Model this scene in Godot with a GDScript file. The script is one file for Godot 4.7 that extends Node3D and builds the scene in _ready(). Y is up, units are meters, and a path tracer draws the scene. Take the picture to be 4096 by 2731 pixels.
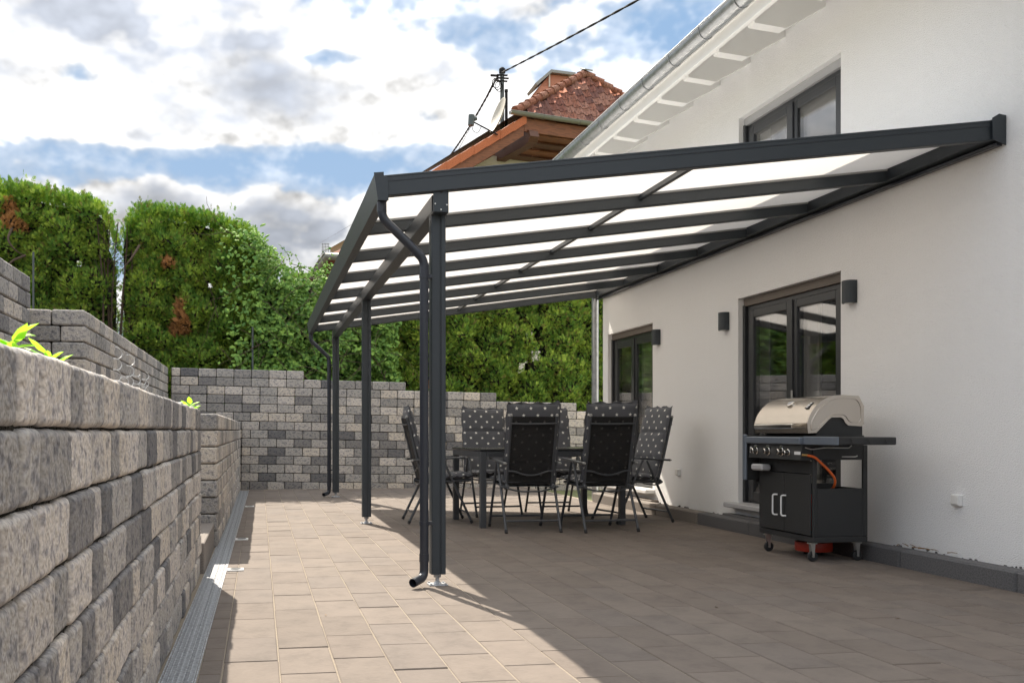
extends Node3D
# A paved terrace under an anthracite patio roof, between stone retaining walls and a white house.
# Coordinates: V(x, y, d): x towards the house, y up, d metres away from the camera along the terrace.

class MB:
	var v := PackedVector3Array()
	var n := PackedVector3Array()
	var c := PackedColorArray()
	var col := Color(1, 1, 1)
	var use_c := false
	func tint(k: Color) -> void:
		col = k
		use_c = true
	func push(a: Vector3, b: Vector3, d: Vector3, na: Vector3, nb: Vector3, nd: Vector3) -> void:
		v.append(a); v.append(d); v.append(b)
		n.append(na); n.append(nd); n.append(nb)
		c.append(col); c.append(col); c.append(col)
	func tri(a: Vector3, b: Vector3, d: Vector3) -> void:   # counter-clockwise from outside
		var nn := (b - a).cross(d - a).normalized()
		push(a, b, d, nn, nn, nn)
	func ftri(a: Vector3, b: Vector3, d: Vector3, nn: Vector3) -> void:   # flat, facing nn
		if (b - a).cross(d - a).dot(nn) < 0.0:
			push(a, d, b, nn, nn, nn)
		else:
			push(a, b, d, nn, nn, nn)
	func fquad(a: Vector3, b: Vector3, d: Vector3, e: Vector3, nn: Vector3) -> void:
		ftri(a, b, d, nn); ftri(a, d, e, nn)
	func oquad(a: Vector3, b: Vector3, d: Vector3, e: Vector3, centre: Vector3) -> void:   # flat, facing away from centre
		var nn := (b - a).cross(d - a)
		if nn.length() < 1e-12:
			nn = (d - a).cross(e - a)
		nn = nn.normalized()
		if nn.dot((a + b + d + e) / 4.0 - centre) < 0.0:
			nn = -nn
		fquad(a, b, d, e, nn)
	func otri(a: Vector3, b: Vector3, d: Vector3, centre: Vector3) -> void:
		var nn := (b - a).cross(d - a).normalized()
		if nn.dot((a + b + d) / 3.0 - centre) < 0.0:
			nn = -nn
		ftri(a, b, d, nn)
	func stri(a: Vector3, b: Vector3, d: Vector3, na: Vector3, nb: Vector3, nd: Vector3) -> void:   # smooth
		if (b - a).cross(d - a).dot(na + nb + nd) < 0.0:
			push(a, d, b, na, nd, nb)
		else:
			push(a, b, d, na, nb, nd)
	func squad(a: Vector3, b: Vector3, d: Vector3, e: Vector3, na: Vector3, nb: Vector3, nd: Vector3, ne: Vector3) -> void:
		stri(a, b, d, na, nb, nd); stri(a, d, e, na, nd, ne)
	func box(lo: Vector3, hi: Vector3) -> void:
		cham(Transform3D(Basis(), (lo + hi) * 0.5), (hi - lo).abs(), 0.0)
	func bar(lo: Vector3, hi: Vector3, r := 0.004) -> void:
		cham(Transform3D(Basis(), (lo + hi) * 0.5), (hi - lo).abs(), r)
	func cham(t: Transform3D, size: Vector3, r: float) -> void:
		var h := size * 0.5
		r = minf(r, minf(h.x, minf(h.y, h.z)) * 0.9)
		var o := t.origin
		var p := []
		for sx in [-1.0, 1.0]:
			for sy in [-1.0, 1.0]:
				for sz in [-1.0, 1.0]:
					p.append([t * Vector3(sx * h.x, sy * (h.y - r), sz * (h.z - r)), t * Vector3(sx * (h.x - r), sy * h.y, sz * (h.z - r)), t * Vector3(sx * (h.x - r), sy * (h.y - r), sz * h.z)])
		for s in 2:
			var k: int = s * 4
			oquad(p[k][0], p[k + 1][0], p[k + 3][0], p[k + 2][0], o)
			k = s * 2
			oquad(p[k][1], p[k + 1][1], p[k + 5][1], p[k + 4][1], o)
			oquad(p[s][2], p[s + 2][2], p[s + 6][2], p[s + 4][2], o)
		if r <= 0.0:
			return
		for e in [[0, 1, 0, 1], [2, 3, 0, 1], [4, 5, 0, 1], [6, 7, 0, 1], [0, 2, 0, 2], [1, 3, 0, 2], [4, 6, 0, 2], [5, 7, 0, 2], [0, 4, 1, 2], [1, 5, 1, 2], [2, 6, 1, 2], [3, 7, 1, 2]]:
			oquad(p[e[0]][e[2]], p[e[1]][e[2]], p[e[1]][e[3]], p[e[0]][e[3]], o)
		for k in 8:
			otri(p[k][0], p[k][1], p[k][2], o)
	func beam(a: Vector3, b: Vector3, w: float, h: float, r := 0.003, up := Vector3.UP) -> void:   # a bar from a to b, w wide, h high
		var f := (b - a)
		var l := f.length()
		f = f / l
		var s := f.cross(up)
		if s.length() < 1e-4:
			s = f.cross(Vector3.RIGHT)
		s = s.normalized()
		var u := s.cross(f).normalized()
		cham(Transform3D(Basis(s, u, -f), (a + b) * 0.5), Vector3(w, h, l), r)
	func tube(pts: PackedVector3Array, r: float, sides := 8, caps := true, r2 := -1.0, flat := 1.0) -> void:
		var m := pts.size()
		var rings := []
		var norms := []
		var t0 := (pts[1] - pts[0]).normalized()
		var side := t0.cross(Vector3.UP)
		if side.length() < 0.05:
			side = t0.cross(Vector3.RIGHT)
		side = side.normalized()
		for i in m:
			var t := (pts[mini(i + 1, m - 1)] - pts[maxi(i - 1, 0)]).normalized()
			side = (side - t * side.dot(t)).normalized()
			var up := side.cross(t)
			var rr := r if r2 < 0.0 else lerpf(r, r2, float(i) / (m - 1))
			var ring := PackedVector3Array()
			var nr := PackedVector3Array()
			for k in sides:
				var a := TAU * k / sides
				nr.append(side * cos(a) + up * sin(a))
				ring.append(pts[i] + (side * cos(a) + up * sin(a) * flat) * rr)
			rings.append(ring)
			norms.append(nr)
		for i in m - 1:
			for k in sides:
				var q := (k + 1) % sides
				squad(rings[i][k], rings[i][q], rings[i + 1][q], rings[i + 1][k], norms[i][k], norms[i][q], norms[i + 1][q], norms[i + 1][k])
		if caps:
			for e in [0, m - 1]:
				var t := (pts[1] - pts[0]).normalized() * -1.0 if e == 0 else (pts[m - 1] - pts[m - 2]).normalized()
				for k in sides:
					ftri(pts[e], rings[e][k], rings[e][(k + 1) % sides], t)
	func lathe(prof: PackedVector2Array, t: Transform3D, sides := 16) -> void:   # (radius, height) along the local y axis
		for i in prof.size() - 1:
			var a := prof[i]
			var b := prof[i + 1]
			var dn := Vector2(b.y - a.y, a.x - b.x).normalized()
			for k in sides:
				var p := TAU * k / sides
				var q := TAU * (k + 1) / sides
				var np := (t.basis * Vector3(cos(p) * dn.x, dn.y, sin(p) * dn.x)).normalized()
				var nq := (t.basis * Vector3(cos(q) * dn.x, dn.y, sin(q) * dn.x)).normalized()
				var pa := t * Vector3(cos(p) * a.x, a.y, sin(p) * a.x)
				var qa := t * Vector3(cos(q) * a.x, a.y, sin(q) * a.x)
				var pb := t * Vector3(cos(p) * b.x, b.y, sin(p) * b.x)
				var qb := t * Vector3(cos(q) * b.x, b.y, sin(q) * b.x)
				if a.x < 1e-6:
					stri(pa, pb, qb, np, np, nq)
				elif b.x < 1e-6:
					stri(pa, qa, pb, np, nq, np)
				else:
					squad(pa, qa, qb, pb, np, nq, nq, np)
	func prism(poly: PackedVector2Array, t: Transform3D, depth: float) -> void:   # poly in local xy, from z = 0 to depth
		var idx := Geometry2D.triangulate_polygon(poly)
		for s in 2:
			var z := depth * s
			var nn := (t.basis * Vector3(0, 0, 1.0 if (s == 1) == (depth > 0.0) else -1.0)).normalized()
			for i in range(0, idx.size(), 3):
				ftri(t * Vector3(poly[idx[i]].x, poly[idx[i]].y, z), t * Vector3(poly[idx[i + 1]].x, poly[idx[i + 1]].y, z), t * Vector3(poly[idx[i + 2]].x, poly[idx[i + 2]].y, z), nn)
		var cw := Geometry2D.is_polygon_clockwise(poly)
		for i in poly.size():
			var a := poly[i]
			var b := poly[(i + 1) % poly.size()]
			var o2 := Vector2(b.y - a.y, a.x - b.x).normalized()
			if not cw:
				o2 = o2
			else:
				o2 = -o2
			var nn := (t.basis * Vector3(o2.x, o2.y, 0)).normalized()
			# is_polygon_clockwise reads y downwards: settle the side by a probe
			var mid := (a + b) * 0.5 + o2 * 0.0005
			if Geometry2D.is_point_in_polygon(mid, poly):
				nn = -nn
			fquad(t * Vector3(a.x, a.y, 0), t * Vector3(b.x, b.y, 0), t * Vector3(b.x, b.y, depth), t * Vector3(a.x, a.y, depth), nn)
	func rounded(t: Transform3D, size: Vector3, r: float, k: int, rough: float, ns: FastNoiseLite, seed_at: Vector3) -> void:
		var h := size * 0.5
		r = minf(r, minf(h.x, minf(h.y, h.z)) * 0.95)
		for axis in 3:
			for s in [-1.0, 1.0]:
				var a2 := (axis + 1) % 3
				var a3 := (axis + 2) % 3
				var l2 := lines(h[a2], r, k)
				var l3 := lines(h[a3], r, k)
				var grid := []
				for i in l2.size():
					for j in l3.size():
						var p := Vector3()
						p[axis] = s * h[axis]
						p[a2] = l2[i]
						p[a3] = l3[j]
						var q := Vector3(clampf(p.x, -h.x + r, h.x - r), clampf(p.y, -h.y + r, h.y - r), clampf(p.z, -h.z + r, h.z - r))
						var nn := (p - q).normalized()
						p = q + nn * r
						if rough > 0.0:
							var w := ns.get_noise_3dv((p + seed_at) * 1.0)
							var w2 := ns.get_noise_3dv((p + seed_at) * 3.7)
							var edge := 1.0 - absf(nn[axis])
							p += nn * rough * (w * 0.9 + w2 * 0.5 - edge * 1.2 * absf(w2 + 0.3))
						grid.append([t * p, (t.basis * nn).normalized()])
				var m := l3.size()
				for i in l2.size() - 1:
					for j in m - 1:
						var A = grid[i * m + j]; var B = grid[(i + 1) * m + j]; var C = grid[(i + 1) * m + j + 1]; var D = grid[i * m + j + 1]
						squad(A[0], B[0], C[0], D[0], A[1], B[1], C[1], D[1])
	func lines(h: float, r: float, k: int) -> PackedFloat32Array:
		var out := PackedFloat32Array([-h])
		if k > 3:
			out.append(-h + r * 0.45)
		for i in k - 1:
			out.append(lerpf(-h + r, h - r, float(i) / maxf(1.0, k - 2)))
		if k > 3:
			out.append(h - r * 0.45)
		out.append(h)
		return out
	func mesh() -> ArrayMesh:
		var arr := []
		arr.resize(Mesh.ARRAY_MAX)
		arr[Mesh.ARRAY_VERTEX] = v
		arr[Mesh.ARRAY_NORMAL] = n
		if use_c:
			arr[Mesh.ARRAY_COLOR] = c
		var m := ArrayMesh.new()
		m.add_surface_from_arrays(Mesh.PRIMITIVE_TRIANGLES, arr)
		return m

var rng := RandomNumberGenerator.new()
var M := {}
var nz := FastNoiseLite.new()

func V(x: float, y: float, d: float) -> Vector3:
	return Vector3(x, y, -d)

func R(a: float, b: float) -> float:
	return rng.randf_range(a, b)

func meta(o: Node, label := "", category := "", group := "", kind := "") -> Node:
	if label: o.set_meta("label", label)
	if category: o.set_meta("category", category)
	if group: o.set_meta("group", group)
	if kind: o.set_meta("kind", kind)
	return o

func thing(called: String, at: Vector3, label := "", category := "", group := "", kind := "") -> Node3D:
	var o := Node3D.new()
	o.name = called
	o.position = at
	add_child(o, true)
	meta(o, label, category, group, kind)
	return o

func put(called: String, mesh: Mesh, mat: Material, parent: Node, t := Transform3D()) -> MeshInstance3D:
	var o := MeshInstance3D.new()
	o.name = called
	o.mesh = mesh
	o.material_override = mat
	o.transform = t
	parent.add_child(o, true)
	return o

func part(called: String, mb: MB, mat: Material, parent: Node) -> MeshInstance3D:   # geometry given in the parent's axes
	return put(called, mb.mesh(), mat, parent)

func wpart(called: String, mb: MB, mat: Material, root: Node3D, under: Node = null) -> MeshInstance3D:   # geometry given in world axes
	var o := put(called, mb.mesh(), mat, under if under else root)
	if under == null or under == root:
		o.transform = root.transform.affine_inverse()
	return o

func top(called: String, mb: MB, mat: Material, label := "", category := "", group := "", kind := "") -> MeshInstance3D:
	var o := put(called, mb.mesh(), mat, self)
	meta(o, label, category, group, kind)
	return o

func sc(r: float, g: float, b: float) -> Color:   # linear base colour to the sRGB that materials take
	return Color(r, g, b).linear_to_srgb()

func ntex(freq: float, seed_: int, oct: int, stops: Array, size := 512, kind := FastNoiseLite.TYPE_SIMPLEX, gain := 0.5) -> NoiseTexture2D:
	var f := FastNoiseLite.new()
	f.noise_type = kind
	f.seed = seed_
	f.frequency = freq
	f.fractal_octaves = oct
	var t := NoiseTexture2D.new()
	t.width = size
	t.height = size
	t.seamless = true
	f.fractal_gain = gain
	t.noise = f
	if stops.size():
		var g := Gradient.new()
		var off := PackedFloat32Array()
		var cols := PackedColorArray()
		for s in stops:
			off.append(s[0])
			cols.append(s[1] if s[1] is Color else Color(s[1], s[1], s[1]))
		g.offsets = off
		g.colors = cols
		t.color_ramp = g
	return t

func mat(color: Color, rough := 0.8, metal := 0.0) -> StandardMaterial3D:
	var m := StandardMaterial3D.new()
	m.albedo_color = color
	m.roughness = rough
	m.metallic = metal
	return m

func tri(m: StandardMaterial3D, tile: float, world := true, sharp := 4.0) -> StandardMaterial3D:
	m.uv1_triplanar = true
	m.uv1_world_triplanar = world
	m.uv1_triplanar_sharpness = sharp
	m.uv1_scale = Vector3.ONE / tile
	return m

func bump(m: StandardMaterial3D, t: Texture2D, cm: float) -> StandardMaterial3D:
	m.heightmap_enabled = true
	m.heightmap_texture = t
	m.heightmap_scale = cm
	return m

func _ready() -> void:
	rng.seed = 20240611
	nz.seed = 5
	nz.frequency = 6.0
	nz.fractal_octaves = 2
	# camera: level, 8.7 degrees to the right of the terrace's long axis, lens shifted up and right
	var cam := Camera3D.new()
	cam.name = "camera"
	cam.position = Vector3(0, 0.9, 0)
	cam.rotation.y = -0.152155
	cam.projection = Camera3D.PROJECTION_FRUSTUM
	cam.keep_aspect = Camera3D.KEEP_HEIGHT
	cam.near = 0.1
	cam.far = 600.0
	cam.size = 0.071586
	cam.frustum_offset = Vector2(0.011219, 0.009345)
	add_child(cam)
	var env := Environment.new()
	env.background_mode = Environment.BG_SKY
	env.sky = Sky.new()
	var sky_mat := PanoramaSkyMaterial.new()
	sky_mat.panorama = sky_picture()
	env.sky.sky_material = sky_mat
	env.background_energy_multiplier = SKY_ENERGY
	env.tonemap_mode = Environment.TONE_MAPPER_LINEAR
	env.tonemap_exposure = EXPOSURE
	env.sdfgi_enabled = true
	env.ssao_enabled = true
	env.ssil_enabled = true
	var we := WorldEnvironment.new()
	we.name = "world_environment"
	we.environment = env
	add_child(we)
	var sun := DirectionalLight3D.new()
	sun.name = "sun"
	sun.light_energy = SUN_ENERGY
	sun.light_color = Color(1.0, 0.955, 0.89)
	sun.light_angular_distance = 0.5
	sun.shadow_enabled = true
	sun.basis = Basis.looking_at(-Vector3(-0.245, 1.0, -0.95).normalized(), Vector3.UP)
	add_child(sun)
	materials()
	ground()
	paving()
	drain()
	stone_walls()
	house()
	canopy()
	hedges()
	vines()
	fence()
	neighbours()
	furniture()
	grill()
	small_things()

const SKY_ENERGY := 1.4
const EXPOSURE := 3.65
const SUN_ENERGY := 0.83

func blob(az: float, el: float, b: Array) -> float:
	var x: float = (az - b[0]) / b[2]
	var y: float = (el - b[1]) / b[3]
	return b[4] * exp(-(x * x + y * y))

func sky_picture() -> ImageTexture:
	var w := 4096
	var h := 2048
	var small := Image.create(1024, 512, false, Image.FORMAT_RGBF)
	var f := FastNoiseLite.new()
	f.seed = 11
	f.frequency = 1.0
	f.fractal_octaves = 5
	f.fractal_gain = 0.52
	var g := FastNoiseLite.new()
	g.seed = 47
	g.frequency = 1.0
	g.fractal_octaves = 4
	for y in 512:
		for x in 1024:
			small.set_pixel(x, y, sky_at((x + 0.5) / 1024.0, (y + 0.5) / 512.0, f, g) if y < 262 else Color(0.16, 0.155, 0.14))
	small.resize(w, h, Image.INTERPOLATE_CUBIC)
	for y in range(680, 1024):   # the part of the sky that the terrace looks at, at the full size
		for i in range(-270, 560):
			var x := posmod(i, w)
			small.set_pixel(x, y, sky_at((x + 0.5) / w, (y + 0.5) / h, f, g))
	return ImageTexture.create_from_image(small)

func sky_at(u: float, v: float, f: FastNoiseLite, g: FastNoiseLite) -> Color:
	var th := wrapf(u * TAU, -PI, PI)
	var ph := (0.5 - v) * PI
	var dir := Vector3(sin(th) * cos(ph), sin(ph), -cos(th) * cos(ph))
	var az := rad_to_deg(th)
	var el := rad_to_deg(ph)
	var up := maxf(dir.y, 0.0)
	# air
	var air := Color(0.110, 0.135, 0.165).lerp(Color(0.052, 0.092, 0.152), clampf(pow(up * 1.6, 0.6), 0.0, 1.0))
	# clouds: a layer seen in perspective overhead, heaps towards the horizon
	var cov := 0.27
	for b in CLOUDS:
		cov += blob(az, el, b)
	var dens := cloud_density(dir, f, g) + cov
	var lit := cloud_density((dir + SUN_SIDE * 0.035).normalized(), f, g) + cov
	var fine := g.get_noise_3dv(dir * Vector3(62, 95, 62))
	var a := smoothstep(0.0, 0.30, dens + 0.07 * fine)
	a = maxf(a, 0.30 * smoothstep(-0.42, 0.15, dens + 0.25 * fine))
	var n2 := g.get_noise_3dv(dir * Vector3(20, 34, 20))
	var n1 := f.get_noise_3dv(dir * Vector3(5, 9, 5) + Vector3(7, 3, 1))
	var thick := smoothstep(0.25, 1.15, dens + 0.7 * n1 + 0.25 * n2)
	for b in SHADES:
		thick = clampf(thick + blob(az, el, b) * (0.75 + n2 * 0.9 + n1 * 1.1), 0.0, 1.0)
	var relief_ := clampf(0.5 + (dens - lit) * 1.7, 0.0, 1.0)
	# clouds brightened towards the zenith, steeper than a standard overcast, added for fill light
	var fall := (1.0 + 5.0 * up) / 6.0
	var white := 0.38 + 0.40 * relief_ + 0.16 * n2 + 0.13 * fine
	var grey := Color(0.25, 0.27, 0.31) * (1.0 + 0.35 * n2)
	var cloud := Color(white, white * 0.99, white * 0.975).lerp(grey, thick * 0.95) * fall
	return air.lerp(cloud, a)

const SUN_SIDE := Vector3(-0.175, 0.714, -0.678)

func cloud_density(dir: Vector3, f: FastNoiseLite, g: FastNoiseLite) -> float:
	var up := maxf(dir.y, 0.0)
	var low := smoothstep(0.46, 0.16, up)
	var q := Vector3(dir.x, 0.0, dir.z) / (up + 0.22) * 2.3
	var q2 := dir * Vector3(8.0, 14.0, 8.0)
	return 0.85 * lerpf(f.get_noise_3dv(q), f.get_noise_3dv(q2), low) + 0.30 * lerpf(g.get_noise_3dv(q * 2.6), g.get_noise_3dv(q2 * 2.4), low)

# [azimuth, elevation, width, height, amount]
const CLOUDS := [
	[-6.0, 20.5, 14.0, 3.6, 0.35], [-10.0, 22.8, 6.0, 1.8, 0.40], [2.0, 18.4, 6.0, 2.2, 0.25], [14.0, 20.0, 7.0, 3.0, 0.25], [-3.0, 17.6, 9.0, 1.2, 0.15],
	[3.3, 21.2, 2.6, 0.8, -0.62], [24.5, 21.8, 2.6, 1.4, -0.55], [20.0, 19.5, 3.0, 1.2, -0.22], [-7.0, 15.3, 8.0, 1.0, -0.72], [4.0, 15.3, 5.0, 1.2, -0.62], [11.0, 16.0, 3.5, 1.3, -0.30],
	[2.5, 12.4, 4.8, 1.7, 0.50], [-7.0, 12.4, 6.0, 1.2, 0.35], [4.6, 10.2, 1.5, 1.4, -0.45], [7.0, 9.0, 4.0, 2.0, 0.15],
]
const SHADES := [
	[-9.0, 22.4, 7.0, 1.7, 1.0], [0.5, 23.6, 3.5, 1.0, 0.7], [11.6, 21.0, 2.0, 1.4, 0.7], [14.0, 24.0, 4.0, 1.0, 0.4], [-13.0, 19.6, 4.0, 1.0, 0.3],
	[3.0, 11.6, 2.2, 1.2, 0.35], [4.4, 10.6, 1.4, 1.6, 0.5], [0.5, 10.0, 2.5, 1.0, 0.4],
]

func materials() -> void:
	var grain := ntex(0.09, 3, 4, [[0.0, 0.72], [0.5, 0.93], [1.0, 1.0]])
	var grainh := ntex(0.11, 4, 4, [])
	var blot := ntex(0.02, 8, 5, [[0.12, Color(0.66, 0.66, 0.68)], [0.36, Color(0.88, 0.87, 0.87)], [0.6, Color(1.0, 0.985, 0.96)], [0.9, Color(0.86, 0.84, 0.81)]])
	var pit := ntex(0.05, 9, 5, [])
	# tumbled concrete blocks: eight tones
	M.stone = []
	for k in [[0.088, 0.088, 0.092], [0.125, 0.122, 0.122], [0.17, 0.165, 0.16], [0.215, 0.208, 0.20], [0.265, 0.25, 0.235], [0.31, 0.285, 0.255], [0.37, 0.335, 0.295], [0.235, 0.225, 0.215]]:
		var m := mat(sc(minf(k[0] * 2.3, 0.74), minf(k[1] * 2.32, 0.70), minf(k[2] * 2.34, 0.66)), 0.92)
		m.albedo_texture = blot
		tri(m, 0.62)
		m.detail_enabled = true
		m.detail_albedo = grain
		m.detail_blend_mode = BaseMaterial3D.BLEND_MODE_MUL
		bump(m, pit, 0.28)
		M.stone.append(m)
	# pavers
	M.paver = []
	for k in [[0.270, 0.217, 0.178, 1.0], [0.282, 0.230, 0.189, 1.02], [0.264, 0.213, 0.174, 0.98], [0.290, 0.236, 0.194, 1.03], [0.275, 0.226, 0.190, 0.98]]:
		var m := mat(sc(k[0] * 0.575 * k[3], k[1] * 0.578 * k[3], k[2] * 0.582 * k[3]), 0.88)
		m.albedo_texture = ntex(0.006, 21, 7, [[0.15, 0.885], [0.45, 0.96], [0.8, 1.0]], 1024, FastNoiseLite.TYPE_SIMPLEX, 0.72) if M.paver.is_empty() else M.paver[0].albedo_texture
		tri(m, 1.9)
		bump(m, grainh, 0.10)
		M.paver.append(m)
	M.sand = tri(mat(sc(0.30, 0.25, 0.19), 0.95), 0.4)
	M.sand.albedo_texture = grain
	M.kerb = []
	for k in [0.095, 0.108, 0.088]:
		var m := tri(mat(sc(k * 1.3, k * 1.27, k * 1.3), 0.85), 0.7)
		m.albedo_texture = grain
		bump(m, pit, 0.06)
		M.kerb.append(m)
	M.step = tri(mat(sc(0.24, 0.21, 0.185), 0.9), 0.5)
	M.step.albedo_texture = grain
	# render (scraped white plaster)
	M.render = tri(mat(sc(0.885, 0.885, 0.885), 0.93), 0.55)
	bump(M.render, ntex(0.085, 31, 3, []), 0.40)
	M.render.uv1_scale = Vector3(1.5, 2.4, 1.3)
	M.white = mat(sc(0.76, 0.75, 0.72), 0.6)
	M.white_paint = tri(mat(sc(0.86, 0.86, 0.845), 0.55), 0.9)
	M.plastic_white = mat(sc(0.78, 0.78, 0.77), 0.35)
	# metals
	M.anth = tri(mat(sc(0.028, 0.036, 0.044), 0.42), 0.3)
	bump(M.anth, ntex(0.22, 41, 2, []), 0.03)
	M.anth_frame = mat(sc(0.032, 0.034, 0.038), 0.35)
	M.pipe = mat(sc(0.026, 0.030, 0.040), 0.3)
	M.zinc = tri(mat(sc(0.40, 0.415, 0.43), 0.36, 0.85), 0.8)
	M.zinc.albedo_texture = ntex(0.015, 42, 4, [[0.1, 0.9], [0.6, 1.0]])
	M.galv = tri(mat(sc(0.50, 0.52, 0.55), 0.45, 0.45), 0.4)
	M.galv.albedo_texture = ntex(0.03, 43, 4, [[0.1, 0.66], [0.7, 1.0]])
	M.steel = mat(sc(0.62, 0.57, 0.51), 0.27, 1.0)
	M.chrome = mat(sc(0.72, 0.70, 0.66), 0.14, 1.0)
	M.screw = mat(sc(0.7, 0.69, 0.66), 0.3, 0.9)
	M.old_zinc = mat(sc(0.30, 0.30, 0.27), 0.55, 0.35)
	# opal sheets
	M.opal = mat(sc(0.90, 0.89, 0.87), 0.5)
	M.opal.backlight_enabled = true
	M.opal.backlight = Color(0.88, 0.868, 0.852)
	M.clear_skin = mat(Color(0.05, 0.05, 0.05, 0.03), 0.08)
	M.clear_skin.transparency = BaseMaterial3D.TRANSPARENCY_ALPHA
	M.glass = mat(Color(0.03, 0.04, 0.04, 0.05), 0.02)
	M.glass.transparency = BaseMaterial3D.TRANSPARENCY_ALPHA
	M.dark = mat(sc(0.02, 0.02, 0.02), 0.9)
	M.rubber = mat(sc(0.02, 0.02, 0.021), 0.75)
	M.room = mat(sc(0.05, 0.048, 0.045), 0.9)
	M.curtain = mat(sc(0.72, 0.70, 0.66), 0.9)
	M.curtain.backlight_enabled = true
	M.curtain.backlight = Color(0.5, 0.5, 0.48)
	M.soil = tri(mat(sc(0.16, 0.12, 0.085), 1.0), 0.9)
	M.soil.albedo_texture = blot
	bump(M.soil, pit, 3.0)
	M.grass = tri(mat(sc(0.13, 0.15, 0.06), 1.0), 3.0)
	M.grass.albedo_texture = blot
	# plants
	M.leaf = mat(Color(1, 1, 1), 0.8)
	M.leaf.vertex_color_use_as_albedo = true
	M.leaf.backlight_enabled = true
	M.leaf.backlight = Color(0.46, 0.56, 0.18)
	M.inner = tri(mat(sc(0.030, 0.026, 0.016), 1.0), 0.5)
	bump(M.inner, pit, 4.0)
	M.bark = tri(mat(sc(0.12, 0.085, 0.06), 0.95), 0.3)
	M.bark.albedo_texture = blot
	bump(M.bark, pit, 1.0)
	# neighbour
	M.tile = []
	for k in [[0.23, 0.085, 0.048], [0.19, 0.068, 0.042], [0.26, 0.105, 0.062], [0.15, 0.060, 0.042], [0.28, 0.135, 0.09]]:
		var m := tri(mat(sc(k[0] * 1.2, k[1] * 1.15, k[2] * 1.1), 0.85), 0.9)
		m.albedo_texture = ntex(0.02, 51, 5, [[0.18, Color(0.62, 0.58, 0.57)], [0.4, Color(0.92, 0.90, 0.89)], [0.68, Color(1, 1, 1)]]) if M.tile.is_empty() else M.tile[0].albedo_texture
		M.tile.append(m)
	M.verge = tri(mat(sc(0.62, 0.18, 0.065), 0.7), 1.5)
	M.verge.albedo_texture = grain
	M.wood = tri(mat(sc(0.29, 0.105, 0.042), 0.6), 1.1)
	M.wood.uv1_scale = Vector3(0.25, 3.0, 3.0)
	M.wood.albedo_texture = ntex(0.012, 61, 4, [[0.2, 0.74], [0.55, 0.98], [0.8, 0.86]])
	M.wood_dark = M.wood.duplicate()
	M.wood_dark.albedo_color = sc(0.15, 0.062, 0.034)
	M.cream = mat(sc(0.66, 0.60, 0.50), 0.9)
	M.chimney = mat(sc(0.55, 0.24, 0.15), 0.8)
	# terrace things
	M.sling = mat(Color(0.135, 0.13, 0.128, 0.84), 0.8)
	M.sling.transparency = BaseMaterial3D.TRANSPARENCY_ALPHA
	M.chair = mat(sc(0.065, 0.070, 0.078), 0.32)
	M.cap = mat(sc(0.34, 0.34, 0.33), 0.45)
	M.cushion = mat(Color(1, 1, 1), 0.92)
	M.cushion.albedo_texture = star_picture()
	tri(M.cushion, 1.0, false, 6.0)
	M.cushion.uv1_scale = Vector3(1.0 / 0.128, 1.0 / 0.122, 1.0 / 0.128)
	M.cushion.rim_enabled = true
	M.cushion.rim = 0.35
	M.table_top = mat(sc(0.03, 0.031, 0.033), 0.22)
	M.bbq = tri(mat(sc(0.024, 0.025, 0.026), 0.5), 0.2)
	bump(M.bbq, grainh, 0.04)
	M.bbq_blue = mat(sc(0.17, 0.20, 0.245), 0.38, 0.35)
	M.grey_plastic = mat(sc(0.42, 0.42, 0.43), 0.45)
	M.orange = mat(sc(0.85, 0.16, 0.035), 0.4)
	M.red = mat(sc(0.55, 0.05, 0.025), 0.4)
	M.brass = mat(sc(0.55, 0.36, 0.14), 0.3, 0.9)
	M.wire = mat(sc(0.014, 0.014, 0.016), 0.95)
	M.pole = mat(sc(0.085, 0.10, 0.10), 0.5, 0.2)
	M.dish = mat(sc(0.52, 0.49, 0.43), 0.6)

func star_picture() -> ImageTexture:
	var s := 256
	var im := Image.create(s, s, false, Image.FORMAT_RGB8)
	var star := PackedVector2Array()
	for k in 10:
		var r := 35.0 if k % 2 == 0 else 14.5
		star.append(Vector2(sin(TAU * k / 10.0), -cos(TAU * k / 10.0)) * r)
	var fn := FastNoiseLite.new()
	fn.frequency = 0.25
	for y in s:
		for x in s:
			var weave := 0.94 + 0.06 * ((x / 2 + y / 2) % 2) + 0.03 * fn.get_noise_2d(x, y)
			var col := Color(0.345, 0.352, 0.372) * weave
			for c in [Vector2(64, 64), Vector2(192, 192)]:
				if Geometry2D.is_point_in_polygon(Vector2(x, y) - c, star):
					col = Color(0.97, 0.96, 0.93) * weave
			im.set_pixel(x, y, col)
	return ImageTexture.create_from_image(im)

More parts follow.
